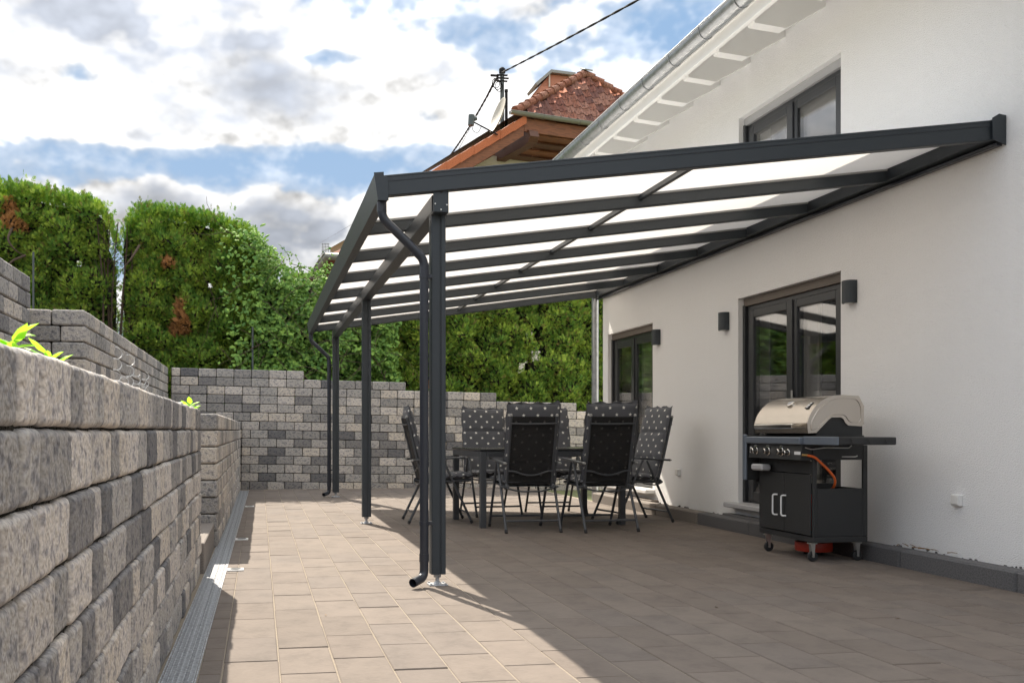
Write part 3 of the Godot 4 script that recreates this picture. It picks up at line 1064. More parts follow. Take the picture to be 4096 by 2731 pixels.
func canopy() -> void:
	var root := thing("patio_roof", V(1.0, 0, 9), "anthracite metal patio roof with opal white sheets leaning on the house wall", "patio roof")
	var ga := 5.40
	var gb := 12.96
	var wa := 5.11
	var wb := 11.87
	var gd := func(i: float) -> float: return lerpf(ga, gb, i / 7.0)
	var wd := func(i: float) -> float: return lerpf(wa, wb, i / 7.0)
	var gx := 0.705
	var wx := 4.335
	var gy := 2.342
	var wy := 2.742
	# front gutter
	var g := MB.new()
	g.prism(PackedVector2Array([Vector2(0.646, 2.352), Vector2(0.668, 2.209), Vector2(0.724, 2.209), Vector2(0.724, 2.330), Vector2(0.70, 2.344), Vector2(0.662, 2.352)]), Transform3D(Basis(), V(0, 0, ga - 0.03)), -(gb - ga + 0.07))
	wpart("gutter_beam", g, M.anth, root)
	for e in [[ga - 0.034, -1.0], [gb + 0.041, 1.0]]:
		var cp := MB.new()
		cp.prism(PackedVector2Array([Vector2(0.643, 2.360), Vector2(0.666, 2.205), Vector2(0.727, 2.205), Vector2(0.722, 2.336), Vector2(0.700, 2.346), Vector2(0.699, 2.366)]), Transform3D(Basis(), V(0, 0, e[0])), 0.008)
		wpart("end_cap", cp, M.anth, root)
	# rafters
	for i in 8:
		var r := MB.new()
		var a := V(gx, gy, gd.call(i))
		var b := V(wx, wy, wd.call(i))
		var w := 0.058
		var o := V(0, -0.055, 0)
		r.beam(a + o, b + o, w, 0.110, 0.005)
		r.beam(a + V(0, 0.002, 0), b + V(0, 0.002, 0), w + 0.004, 0.012, 0.002)
		wpart("rafter", r, M.anth, root)
		if i == 0:
			var ln := MB.new()
			ln.beam(a + V(0, -0.026, -0.0305), b + V(0, -0.026, -0.0305), 0.003, 0.003, 0.0)
			wpart("rafter_seam", ln, M.pipe, root)
	# opal sheets between the rafters, each with a slim sealing bar
	for i in 7:
		var p := MB.new()
		var m0 := 0.032
		var a0 := V(gx + 0.0, gy - 0.022, gd.call(i) + m0)
		var a1 := V(gx + 0.0, gy - 0.022, gd.call(i + 1) - m0)
		var b0 := V(wx, wy - 0.022, wd.call(i) + m0)
		var b1 := V(wx, wy - 0.022, wd.call(i + 1) - m0)
		var up := (b0 - a0).cross(a1 - a0).normalized()
		if up.y < 0.0:
			up = -up
		p.fquad(a0, a1, b1, b0, -up)
		p.oquad(a0, a1, a1 + up * 0.010, a0 + up * 0.010, (a0 + b1) * 0.5)
		p.oquad(b0, b1, b1 + up * 0.010, b0 + up * 0.010, (a0 + b1) * 0.5)
		p.oquad(a0, b0, b0 + up * 0.010, a0 + up * 0.010, (a0 + b1) * 0.5)
		p.oquad(a1, b1, b1 + up * 0.010, a1 + up * 0.010, (a0 + b1) * 0.5)
		var op := wpart("opal_panel", p, M.opal, root)
		var tk := MB.new()
		tk.fquad(a0 + up * 0.010, a1 + up * 0.010, b1 + up * 0.010, b0 + up * 0.010, up)
		put("clear_top_face", tk.mesh(), M.clear_skin, op)  # panel top made clear, added to let more light under the roof
		var q := MB.new()
		var s := (2.60 - gx) / (wx - gx)
		var c0: Vector3 = V(2.60, lerpf(gy, wy, s) - 0.046, lerpf(gd.call(i), wd.call(i), s) + 0.03)
		var c1: Vector3 = V(2.60, lerpf(gy, wy, s) - 0.046, lerpf(gd.call(i + 1), wd.call(i + 1), s) - 0.03)
		q.beam(c0, c1, 0.03, 0.036, 0.003)
		wpart("cross_bar", q, M.anth, root)
		var zb := MB.new()
		for k in 2:
			var e := m0 + 0.004
			var d0: float = gd.call(i) + e if k == 0 else gd.call(i + 1) - e
			var d1: float = wd.call(i) + e if k == 0 else wd.call(i + 1) - e
			zb.beam(V(gx, gy - 0.030, d0), V(wx, wy - 0.030, d1), 0.010, 0.012, 0.002)
		wpart("sealing_strip", zb, M.cap, root)
	# wall profile
	var wp := MB.new()
	var sk := (wb - wa) / 6.76
	wp.prism(PackedVector2Array([Vector2(4.318, 2.640), Vector2(4.396, 2.622), Vector2(4.396, 2.772), Vector2(4.372, 2.772), Vector2(4.318, 2.752)]), Transform3D(Basis(), V(0, 0, wa - 0.035)), -(wb - wa + 0.07))
	wpart("wall_profile", wp, M.anth, root)
	var wl := MB.new()
	wl.bar(V(4.352, 2.600, wa - 0.02), V(4.394, 2.620, wb + 0.02), 0.003)
	wpart("wall_seal", wl, M.pipe, root)
	var wc := MB.new()
	wc.prism(PackedVector2Array([Vector2(4.308, 2.630), Vector2(4.397, 2.598), Vector2(4.397, 2.776), Vector2(4.350, 2.782), Vector2(4.308, 2.757)]), Transform3D(Basis(), V(0, 0, wa - 0.040)), 0.006)
	wpart("end_cap", wc, M.anth, root)
	# carrying beam on the posts
	var cb := MB.new()
	cb.bar(V(0.987, 2.160, ga + 0.02), V(1.072, 2.262, gb + 0.03), 0.005)
	wpart("carrying_beam", cb, M.anth, root)
	# posts
	for d in [5.475, 9.20, 12.93]:
		var p := MB.new()
		var px := 1.030
		var hw := 0.0425
		# square profile with a groove in each long face
		var prof := PackedVector2Array()
		var gr := 0.009
		for k in 4:
			var rot := PI * 0.5 * k
			for q in [Vector2(-hw + 0.004, -hw), Vector2(0.004, -hw), Vector2(0.004, -hw + gr), Vector2(0.016, -hw + gr), Vector2(0.016, -hw), Vector2(hw - 0.004, -hw)]:
				prof.append(q.rotated(rot))
		var basis := Basis(Vector3(1, 0, 0), Vector3(0, 0, -1), Vector3(0, 1, 0))
		p.prism(prof, Transform3D(basis, V(px, 0.066, d)), 2.160 - 0.066)
		var po := wpart("post", p, M.anth, root)
		var f := MB.new()
		f.bar(V(px - 0.055, 0.0, d - 0.05), V(px + 0.055, 0.008, d + 0.05), 0.002)
		f.lathe(PackedVector2Array([Vector2(0.026, 0.008), Vector2(0.012, 0.024), Vector2(0.011, 0.05)]), Transform3D(Basis(), V(px, 0, d)), 14)
		f.lathe(PackedVector2Array([Vector2(0.0, 0.045), Vector2(0.022, 0.045), Vector2(0.022, 0.064), Vector2(0.0, 0.064)]), Transform3D(Basis(), V(px, 0, d)), 6)
		for s in [Vector2(-0.042, 0.038), Vector2(0.042, 0.038), Vector2(-0.042, -0.038), Vector2(0.042, -0.038)]:
			f.lathe(PackedVector2Array([Vector2(0.007, 0.008), Vector2(0.007, 0.014), Vector2(0.0, 0.014)]), Transform3D(Basis(), V(px + s.x, 0, d + s.y)), 6)
		put("foot_plate", f.mesh(), M.galv, po)
		if d < 6.0:
			var h := MB.new()
			h.bar(V(px - 0.0445, 2.150, ga - 0.040), V(px + 0.0445, 2.305, ga - 0.032), 0.0015)
			h.bar(V(px - 0.0445, 2.148, ga - 0.0315), V(px + 0.0445, 2.157, d + 0.04), 0.0015)
			wpart("post_bracket", h, M.anth, root)
			var hh := MB.new()
			hh.lathe(PackedVector2Array([Vector2(0.010, 0.0), Vector2(0.010, 0.0015), Vector2(0.0, 0.0015)]), Transform3D(Basis(Vector3.RIGHT, PI / 2), V(px, 2.268, ga - 0.0405)), 14)
			hh.lathe(PackedVector2Array([Vector2(0.009, 0.0), Vector2(0.009, 0.0015), Vector2(0.0, 0.0015)]), Transform3D(Basis(Vector3.RIGHT, PI / 2), V(4.37, 2.69, wa - 0.0405)), 14)
			wpart("hole_plug", hh, M.rubber, root)
	# small bright screws on caps, bracket and wall profile
	var screw := MB.new()
	screw.lathe(PackedVector2Array([Vector2(0.0048, 0.0), Vector2(0.0042, 0.0028), Vector2(0.0, 0.0034)]), Transform3D(Basis(Vector3.RIGHT, PI / 2), Vector3.ZERO), 10)
	var sm := screw.mesh()
	var spots := [V(0.650, 2.352, ga - 0.0345), V(0.704, 2.302, ga - 0.0345), V(0.673, 2.216, ga - 0.0345), V(0.718, 2.220, ga - 0.0345),
		V(0.996, 2.196, ga - 0.0405), V(1.064, 2.192, ga - 0.0405), V(1.030, 2.164, ga - 0.0405),
		V(4.325, 2.756, wa - 0.0405), V(4.385, 2.770, wa - 0.0405), V(4.325, 2.634, wa - 0.0405), V(4.384, 2.612, wa - 0.0405)]
	for p in spots:
		put("screw", sm, M.screw, root, root.transform.affine_inverse() * Transform3D(Basis(), p))
	for i in 7:
		for k in 2:
			put("screw", sm, M.screw, root, root.transform.affine_inverse() * Transform3D(Basis(Vector3.UP, -PI / 2), V(4.317, 2.722, wd.call(i) + 0.06 + 0.25 * k)))
	# downpipes
	for e in [[ga + 0.02, 0.0], [gb + 0.005, 0.0]]:
		var d: float = e[0]
		var t := MB.new()
		var pts := bend(PackedVector3Array([V(0.695, 2.212, d), V(0.697, 2.120, d), V(0.942, 1.888, d), V(0.942, 0.055, d), V(0.862, 0.036, d - 0.085)]), 0.045)
		t.tube(pts, 0.026, 16, false)
		var tp := pts[pts.size() - 1]
		t.tube(PackedVector3Array([tp, tp + (pts[pts.size() - 2] - tp).normalized() * 0.001]), 0.026, 16, false)
		t.tube(PackedVector3Array([tp + (pts[pts.size() - 2] - tp).normalized() * 0.05, tp]), 0.0225, 16, false)
		t.tube(PackedVector3Array([V(0.942, 0.19, d), V(0.942, 0.145, d)]), 0.0285, 16, true)
		t.tube(PackedVector3Array([V(0.695, 2.214, d), V(0.696, 2.150, d)]), 0.0285, 16, true)
		t.tube(PackedVector3Array([V(0.924, 1.905, d), V(0.901, 1.927, d)]), 0.0285, 16, true)
		var dp := wpart("downpipe", t, M.pipe, root)
		for y in [1.79, 0.365]:
			var c := MB.new()
			c.tube(PackedVector3Array([V(0.942, y - 0.012, d), V(0.942, y + 0.012, d)]), 0.029, 16, true)
			c.bar(V(0.960, y - 0.010, d - 0.004), V(0.992, y + 0.010, d + 0.03), 0.001)
			put("pipe_clip", c.mesh(), M.pipe, dp)

func bend(pts: PackedVector3Array, r: float) -> PackedVector3Array:   # rounds the corners of a polyline
	var out := PackedVector3Array([pts[0]])
	for i in range(1, pts.size() - 1):
		var a := (pts[i - 1] - pts[i])
		var b := (pts[i + 1] - pts[i])
		var k := minf(r, minf(a.length(), b.length()) * 0.45)
		var p := pts[i] + a.normalized() * k
		var q := pts[i] + b.normalized() * k
		for j in 6:
			var t := j / 5.0
			out.append(p.lerp(pts[i], t).lerp(pts[i].lerp(q, t), t))
	out.append(pts[pts.size() - 1])
	return out

func pillow(w: float, h: float, t: float, rows: PackedFloat32Array, buttons: PackedFloat32Array, nx: int, ny: int) -> MB:   # local xy plane, front towards +z
	var m := MB.new()
	var f := func(u: float, v: float) -> float:
		var e := pow(maxf(0.0, 1.0 - pow(absf(u), 5.0)), 0.5) * pow(maxf(0.0, 1.0 - pow(absf(v), 9.0)), 0.5)
		var dip := 0.0
		for r in rows:
			dip = maxf(dip, 0.42 * exp(-pow((v - r) / 0.035, 2.0)))
			for b in buttons:
				dip = maxf(dip, 0.8 * exp(-pow((v - r) / 0.07, 2.0) - pow((u - b) / 0.13, 2.0)))
		return e * (1.0 - dip) * (0.94 + 0.1 * nz.get_noise_2d(u * 0.35, v * 0.35))
	for side in [1.0, -1.0]:
		var pos := []
		for i in nx + 1:
			for j in ny + 1:
				var u: float = -cos(PI * i / nx)
				var v: float = -1.0 + 2.0 * j / ny
				if absf(v) > 0.9:
					v = signf(v) * (0.9 + 0.1 * sqrt((absf(v) - 0.9) / 0.1)) if absf(v) < 1.0 else signf(v)
				pos.append(Vector3(u * w * 0.5, v * h * 0.5, side * t * 0.5 * f.call(u, v)))
		var nr := []
		for i in nx + 1:
			for j in ny + 1:
				var a: Vector3 = pos[maxi(i - 1, 0) * (ny + 1) + j]
				var b: Vector3 = pos[mini(i + 1, nx) * (ny + 1) + j]
				var c: Vector3 = pos[i * (ny + 1) + maxi(j - 1, 0)]
				var d: Vector3 = pos[i * (ny + 1) + mini(j + 1, ny)]
				var q := (b - a).cross(d - c)
				q = q.normalized() if q.length() > 1e-12 else Vector3(0, 0, side)
				nr.append(-q if q.z * side < 0.0 else q)
		for i in nx:
			for j in ny:
				var a := i * (ny + 1) + j
				var b := (i + 1) * (ny + 1) + j
				m.squad(pos[a], pos[b], pos[b + 1], pos[a + 1], nr[a], nr[b], nr[b + 1], nr[a + 1])
	# the sewn edge: a thin frill that waves along the sides and the top
	for e in 3:
		var steps := 26
		for i in steps:
			var a := float(i) / steps
			var b := float(i + 1) / steps
			var pa: Vector3
			var pb: Vector3
			var oa: Vector3
			var ob: Vector3
			var out := 0.016
			if e == 0:
				pa = Vector3(lerpf(-w, w, a) * 0.5, h * 0.5 - 0.004, 0)
				pb = Vector3(lerpf(-w, w, b) * 0.5, h * 0.5 - 0.004, 0)
				oa = Vector3(0, out * (1.0 + 0.6 * sin(a * 19.0)) + (0.012 if a < 0.06 or a > 0.94 else 0.0), 0.010 * sin(a * 31.0))
				ob = Vector3(0, out * (1.0 + 0.6 * sin(b * 19.0)) + (0.012 if b < 0.06 or b > 0.94 else 0.0), 0.010 * sin(b * 31.0))
			else:
				var s := -1.0 if e == 1 else 1.0
				pa = Vector3(s * (w * 0.5 - 0.002), lerpf(-h, h, a) * 0.5, 0)
				pb = Vector3(s * (w * 0.5 - 0.002), lerpf(-h, h, b) * 0.5, 0)
				oa = Vector3(s * out * (0.7 + 0.3 * sin(a * 25.0)), 0, 0.006 * sin(a * 40.0))
				ob = Vector3(s * out * (0.7 + 0.3 * sin(b * 25.0)), 0, 0.006 * sin(b * 40.0))
			var nn := (pb - pa).cross(oa).normalized()
			var z := nn * 0.0015
			m.fquad(pa + z, pb + z, pb + ob + z, pa + oa + z, nn)
			m.fquad(pa - z, pb - z, pb + ob - z, pa + oa - z, -nn)
	return m

func make_chair() -> Node3D:   # faces +z
	var o := Node3D.new()
	o.name = "folding_chair"
	add_child(o, true)
	var hw := 0.208
	var bl := Vector3(0, 0.405, -0.165)
	var bt := Vector3(0, 1.035, -0.325)
	var m := MB.new()
	for s in [-1.0, 1.0]:
		m.tube(PackedVector3Array([bl + Vector3(s * hw, -0.03, 0.008), bl + Vector3(s * hw, 0.2, -0.055), bt + Vector3(s * hw, 0, 0)]), 0.0135, 10)
	part("back_frame", m, M.chair, o)
	for s in [-1.0, 1.0]:
		var c := MB.new()
		c.lathe(PackedVector2Array([Vector2(0.0145, -0.010), Vector2(0.0145, 0.004), Vector2(0.009, 0.012), Vector2(0.0, 0.014)]), Transform3D(Basis(), bt + Vector3(s * hw, 0, 0)), 10)
		part("tube_cap", c, M.cap, o)
	# textile stretched between the tubes
	var sl := MB.new()
	var steps := 14
	for i in steps:
		for j in 6:
			var q := []
			for k in [[0, 0], [1, 0], [1, 1], [0, 1]]:
				var v := float(i + k[0]) / steps
				var u := float(j + k[1]) / 6.0
				var p := bl.lerp(bt, 0.02 + 0.96 * v)
				q.append(Vector3(lerpf(-hw, hw, u), p.y, p.z - 0.012 * sin(u * PI) * sin(v * PI)))
			sl.fquad(q[0], q[1], q[2], q[3], Vector3(0, -0.25, -1).normalized())
	part("back_sling", sl, M.sling, o)
	# bars behind the back
	var b1 := MB.new()
	var y1 := bl.lerp(bt, 0.885) + Vector3(0, 0, -0.012)
	b1.tube(PackedVector3Array([y1 + Vector3(-hw, 0, 0), y1 + Vector3(-hw * 0.3, -0.004, -0.006), y1 + Vector3(hw * 0.3, -0.005, -0.006), y1 + Vector3(hw, -0.002, 0)]), 0.010, 8, true, -1.0, 0.8)
	part("back_bar", b1, M.chair, o)
	var b2 := MB.new()
	var y2 := bl.lerp(bt, 0.215) + Vector3(0, 0, -0.012)
	b2.tube(bend(PackedVector3Array([y2 + Vector3(-hw, 0, 0), y2 + Vector3(-hw * 0.75, 0, -0.004), y2 + Vector3(-hw * 0.25, -0.036, -0.008), y2 + Vector3(hw * 0.25, -0.036, -0.008), y2 + Vector3(hw * 0.75, 0, -0.004), y2 + Vector3(hw, 0, 0)]), 0.06), 0.008, 8)
	part("bowed_bar", b2, M.chair, o)
	# seat
	var sf := MB.new()
	for s in [-1.0, 1.0]:
		sf.tube(PackedVector3Array([Vector3(s * hw, 0.395, -0.20), Vector3(s * hw, 0.42, 0.30)]), 0.0135, 10)
	sf.tube(bend(PackedVector3Array([Vector3(-hw, 0.42, 0.295), Vector3(hw, 0.42, 0.295)]), 0.02), 0.0135, 10)
	sf.tube(bend(PackedVector3Array([Vector3(-hw - 0.01, 0.39, -0.20), Vector3(-hw * 0.5, 0.36, -0.21), Vector3(hw * 0.5, 0.36, -0.21), Vector3(hw + 0.01, 0.39, -0.20)]), 0.08), 0.0075, 8)
	sf.box(Vector3(-hw + 0.013, 0.402, -0.19), Vector3(hw - 0.013, 0.406, 0.29))
	part("seat", sf, M.chair, o)
	var jn := MB.new()
	for s in [-1.0, 1.0]:
		jn.tube(PackedVector3Array([Vector3(s * (hw - 0.02), 0.40, -0.178), Vector3(s * (hw + 0.058), 0.40, -0.178)]), 0.011, 8)
		jn.lathe(PackedVector2Array([Vector2(0.0, -0.014), Vector2(0.026, -0.014), Vector2(0.026, 0.014), Vector2(0.0, 0.014)]), Transform3D(Basis(Vector3.BACK, PI / 2), Vector3(s * (hw + 0.004), 0.402, -0.178)), 12)
	part("hinge", jn, M.chair, o)
	# arms and the A-shaped legs
	for s in [-1.0, 1.0]:
		var x: float = s * 0.248
		var a := MB.new()
		a.tube(PackedVector3Array([Vector3(x, 0.612, -0.27), Vector3(x, 0.622, -0.1), Vector3(x, 0.634, 0.1), Vector3(x, 0.640, 0.24)]), 0.017, 10, true, -1.0, 0.62)
		var am := part("armrest", a, M.chair, o)
		var c := MB.new()
		for z in [[-0.27, 0.612, -1.0], [0.24, 0.640, 1.0]]:
			c.tube(PackedVector3Array([Vector3(x, z[1], z[0]), Vector3(x, z[1], z[0] + z[2] * 0.022)]), 0.0185, 10, true, 0.009, 0.7)
		part("arm_cap", c, M.cap, am)
		for e in [[0.025, 0.305], [-0.02, -0.31]]:
			var l := MB.new()
			l.tube(PackedVector3Array([Vector3(x, 0.612, e[0]), Vector3(x, 0.012, e[1])]), 0.0125, 10)
			var lg := part("leg", l, M.chair, o)
			var ft := MB.new()
			var dn := (Vector3(x, 0.012, e[1]) - Vector3(x, 0.612, e[0])).normalized()
			ft.tube(PackedVector3Array([Vector3(x, 0.012, e[1]) - dn * 0.02, Vector3(x, 0.012, e[1]) + dn * 0.008]), 0.0145, 10)
			part("foot_cap", ft, M.rubber, lg)
	for e in [0.262, -0.268]:
		var st := MB.new()
		st.tube(PackedVector3Array([Vector3(-0.248, 0.105, e), Vector3(0.248, 0.105, e)]), 0.0095, 8)
		part("stretcher", st, M.chair, o)
	# cushions
	var slope := (bt - bl).normalized()
	var fwd := Vector3.RIGHT.cross(slope).normalized()
	var bc := pillow(0.475, 0.735, 0.080, PackedFloat32Array([-0.42, 0.30]), PackedFloat32Array([-0.38, 0.38]), 14, 44)
	put("back_cushion", bc.mesh(), M.cushion, o, Transform3D(Basis(Vector3.RIGHT, slope, fwd), bl.lerp(bt, 0.575) + fwd * 0.042))
	var scu := pillow(0.475, 0.50, 0.072, PackedFloat32Array([0.1]), PackedFloat32Array([-0.38, 0.38]), 14, 30)
	put("seat_cushion", scu.mesh(), M.cushion, o, Transform3D(Basis(Vector3.LEFT, Vector3(0, 0.04, 1).normalized(), Vector3(0, 1, -0.04).normalized()), Vector3(0, 0.452, 0.075)))
	return o

func furniture() -> void:
	var group := "folding chairs with star cushions round the table"
	var proto := make_chair()
	var list := [
		[2.385, 8.41, 180.0, "dark folding chair with its back to the camera, left of the two such chairs"],
		[3.065, 8.34, 183.0, "dark folding chair with its back to the camera, in front of the far terrace door"],
		[1.745, 9.30, -92.0 + 180.0, "folding chair at the left head of the table, half hidden by the front post"],
		[3.675, 9.05, -82.0, "folding chair with star cushion at the right head of the table, beside the house wall"],
		[2.46, 9.98, 4.0, "star cushioned folding chair facing the camera, seen left of the two near chairs"],
		[3.17, 9.93, 0.0, "star cushioned folding chair facing the camera, mostly hidden between the near chairs"],
	]
	for i in list.size():
		var c: Node3D = proto if i == 0 else proto.duplicate()
		if i > 0:
			c.name = "folding_chair_%03d" % i
			add_child(c, true)
		c.position = V(list[i][0], 0, list[i][1])
		c.rotation_degrees.y = list[i][2]
		meta(c, list[i][3], "chair", group)
		# every cushion sits a little differently
		for q in ["back_cushion", "seat_cushion"]:
			var cu: Node3D = c.get_node(q)
			cu.rotate_object_local(Vector3.BACK, R(-0.022, 0.022))
			cu.position += Vector3(R(-0.006, 0.006), R(-0.008, 0.006) if q == "back_cushion" else 0.0, 0)
	# table: 1.45 by 0.95
	var t := thing("garden_table", V(2.705, 0, 9.09), "rectangular anthracite garden table with square legs between the chairs", "table")
	t.rotation_degrees.y = 4.5
	var hx := 0.725
	var hz := 0.47
	for sx in [-1.0, 1.0]:
		for sz in [-1.0, 1.0]:
			var l := MB.new()
			l.bar(Vector3(sx * (hx - 0.0275) - 0.0275, 0, sz * (hz - 0.0275) - 0.0275), Vector3(sx * (hx - 0.0275) + 0.0275, 0.708, sz * (hz - 0.0275) + 0.0275), 0.004)
			part("leg", l, M.chair, t)
	var fr := MB.new()
	for s in [-1.0, 1.0]:
		fr.bar(Vector3(-hx + 0.056, 0.655, s * (hz - 0.02) - 0.02), Vector3(hx - 0.056, 0.708, s * (hz - 0.02) + 0.02), 0.003)
		fr.bar(Vector3(s * (hx - 0.02) - 0.02, 0.655, -hz + 0.056), Vector3(s * (hx - 0.02) + 0.02, 0.708, hz - 0.056), 0.003)
	part("apron", fr, M.chair, t)
	var tp := MB.new()
	tp.bar(Vector3(-hx - 0.004, 0.710, -hz - 0.004), Vector3(hx + 0.004, 0.732, hz + 0.004), 0.004)
	part("table_top", tp, M.table_top, t)

func grill() -> void:
	# gas grill: its front faces the terrace (-x), its back the wall
	var root := thing("gas_grill", V(3.94, 0, 6.33), "black gas grill cart with stainless steel lid standing by the white wall", "grill")
	var d0 := 5.99
	var d1 := 6.70
	var x0 := 3.725
	var x1 := 4.135
	var put_world := func(called: String, mb: MB, m: Material) -> MeshInstance3D: return wpart(called, mb, m, root)
	var cb := MB.new()
	cb.bar(V(x0 + 0.004, 0.135, d0), V(x1, 0.175, d1), 0.003)        # bottom tray
	cb.bar(V(x0 + 0.004, 0.176, d0), V(x0 + 0.034, 0.80, d0 + 0.02), 0.003)   # right front post
	cb.bar(V(x1 - 0.034, 0.176, d0), V(x1, 0.80, d0 + 0.02), 0.003)
	cb.bar(V(x0 + 0.034, 0.176, d0 + 0.003), V(x1 - 0.034, 0.505, d0 + 0.015), 0.002)
	cb.bar(V(x0 + 0.034, 0.700, d0 + 0.003), V(x1 - 0.034, 0.80, d0 + 0.015), 0.002)
	cb.bar(V(x0 + 0.004, 0.176, d1 - 0.02), V(x1, 0.80, d1), 0.003)   # left side panel
	cb.bar(V(x0 + 0.02, 0.176, d0 + 0.36), V(x1 - 0.02, 0.52, d0 + 0.372), 0.002)
	cb.bar(V(x1 - 0.012, 0.176, d0 + 0.021), V(x1 - 0.002, 0.50, d1 - 0.021), 0.002)
	cb.bar(V(x0 + 0.006, 0.604, d0 + 0.021), V(x0 + 0.026, 0.690, d1 - 0.021), 0.002)
	put_world.call("cabinet", cb, M.bbq)
	for k in 2:
		var dm := MB.new()
		var a := d0 + 0.018 + 0.332 * k
		dm.bar(V(x0 - 0.006, 0.182, a), V(x0 + 0.003, 0.598, a + 0.328), 0.003)
		var dr: MeshInstance3D = put_world.call("cabinet_door", dm, M.bbq)
		var hm := MB.new()
		var hd := 6.335 if k == 0 else 6.448
		hm.tube(bend(PackedVector3Array([V(x0 - 0.006, 0.292, hd - 0.026), V(x0 - 0.030, 0.292, hd), V(x0 - 0.030, 0.438, hd), V(x0 - 0.006, 0.438, hd - 0.026)]), 0.02), 0.0062, 8)
		put("handle", hm.mesh(), M.plastic_white, dr)
	# control panel
	var cp := MB.new()
	cp.prism(PackedVector2Array([Vector2(x0 - 0.085, 0.700), Vector2(x0 + 0.02, 0.700), Vector2(x0 + 0.02, 0.806), Vector2(x0 - 0.070, 0.806)]), Transform3D(Basis(), V(0, 0, d0 + 0.01)), -(d1 - d0 - 0.02))
	put_world.call("control_panel", cp, M.bbq)
	var front := MB.new()
	front.bar(V(x0 - 0.100, 0.806, d0 + 0.0), V(x0 + 0.03, 0.856, d1 + 0.005), 0.006)
	put_world.call("front_rail", front, M.bbq_blue)
	var side := Basis(Vector3.BACK, PI / 2)   # local y points to -x
	for k in 4:
		var dd: float = [d1 - 0.105, d1 - 0.275, d1 - 0.455, d1 - 0.545][k]
		var r: float = 0.027 if k < 3 else 0.019
		var kx := x0 - 0.078
		var ky := 0.752 if k < 3 else 0.748
		var km := MB.new()
		km.lathe(PackedVector2Array([Vector2(r * 1.28, 0.0), Vector2(r * 1.24, 0.006), Vector2(r * 0.95, 0.008)]), Transform3D(side, V(kx, ky, dd)), 22)
		var kn: MeshInstance3D = put_world.call("control_knob", km, M.chrome)
		var kt := MB.new()
		kt.lathe(PackedVector2Array([Vector2(r * 0.80, 0.006), Vector2(r * 0.76, 0.034), Vector2(r * 0.6, 0.038), Vector2(0.0, 0.038)]), Transform3D(side, V(kx, ky, dd)), 22)
		put("knob_body", kt.mesh(), M.chrome, kn)
		if k < 3:
			var kd := MB.new()
			kd.lathe(PackedVector2Array([Vector2(r * 0.55, 0.039), Vector2(0.0, 0.040)]), Transform3D(side, V(kx, ky, dd)), 18)
			put("knob_face", kd.mesh(), M.bbq, kn)
			var kr := MB.new()
			for q in 2:
				var pts := PackedVector3Array()
				for i in 5:
					var an := -0.5 + i * 0.25 + (PI if q == 1 else 0.0)
					pts.append(V(x0 - 0.082, ky + cos(an) * r * 1.55, dd + sin(an) * r * 1.55))
				kr.tube(pts, 0.0009, 4)
			put("dial_mark", kr.mesh(), M.plastic_white, kn)
	var st := MB.new()
	st.bar(V(x0 - 0.082, 0.735, d0 + 0.015), V(x0 - 0.079, 0.757, d0 + 0.09), 0.0005)
	put_world.call("rating_label", st, M.plastic_white)
	var st2 := MB.new()
	for k in 3:
		st2.bar(V(x0 - 0.082, 0.768 - 0.016 * k, d1 - 0.045), V(x0 - 0.0795, 0.780 - 0.016 * k, d1 - 0.022), 0.0004)
	put_world.call("panel_print", st2, M.plastic_white)
	# fire box
	var fb := MB.new()
	fb.bar(V(x0 + 0.002, 0.80, d0 + 0.012), V(x1 - 0.015, 0.868, d1 - 0.012), 0.005)
	fb.prism(PackedVector2Array([Vector2(x0 + 0.03, 0.866), Vector2(x1 - 0.03, 0.866), Vector2(x1 - 0.03, 0.99), Vector2(x1 - 0.16, 1.02), Vector2(x0 + 0.12, 0.98)]), Transform3D(Basis(), V(0, 0, d0 + 0.016)), -(d1 - d0 - 0.032))
	put_world.call("fire_box", fb, M.bbq)
	# lid: sheet bent over two shaped cheeks
	var arc := PackedVector2Array([Vector2(3.690, 0.882), Vector2(3.686, 0.952), Vector2(3.700, 0.995), Vector2(3.722, 1.034), Vector2(3.752, 1.070), Vector2(3.790, 1.103), Vector2(3.835, 1.126), Vector2(3.885, 1.139), Vector2(3.940, 1.144), Vector2(4.068, 1.138), Vector2(4.108, 1.066), Vector2(4.104, 0.950)])
	var lid := MB.new()
	var la := d0 + 0.004
	var lb := d1 - 0.012
	for i in arc.size() - 1:
		var a := arc[i]
		var b := arc[i + 1]
		var na := arc_normal(arc, i)
		var nb := arc_normal(arc, i + 1)
		if i == 0 or i >= 8:
			na = arc_normal2(a, b)
			nb = na
		elif i == 1:
			na = arc_normal2(a, b)
		var za := Vector3(na.x, na.y, 0)
		var zb := Vector3(nb.x, nb.y, 0)
		lid.squad(V(a.x, a.y, la), V(b.x, b.y, la), V(b.x, b.y, lb), V(a.x, a.y, lb), za, zb, zb, za)
		var ia := a - na * 0.004
		var ib := b - nb * 0.004
		lid.squad(V(ia.x, ia.y, la), V(ib.x, ib.y, la), V(ib.x, ib.y, lb), V(ia.x, ia.y, lb), -za, -zb, -zb, -za)
	var cheek := PackedVector2Array(arc)
	for p in [Vector2(4.089, 0.930), Vector2(3.990, 0.935), Vector2(3.966, 0.955), Vector2(3.954, 0.980), Vector2(3.935, 0.990), Vector2(3.865, 0.990), Vector2(3.845, 0.975), Vector2(3.752, 0.884)]:
		cheek.append(p)
	lid.prism(cheek, Transform3D(Basis(), V(0, 0, la - 0.004)), -0.008)
	lid.prism(cheek, Transform3D(Basis(), V(0, 0, lb - 0.004)), -0.008)
	var lm: MeshInstance3D = put_world.call("lid", lid, M.steel)
	# pressed contour on the cheek
	var cont := MB.new()
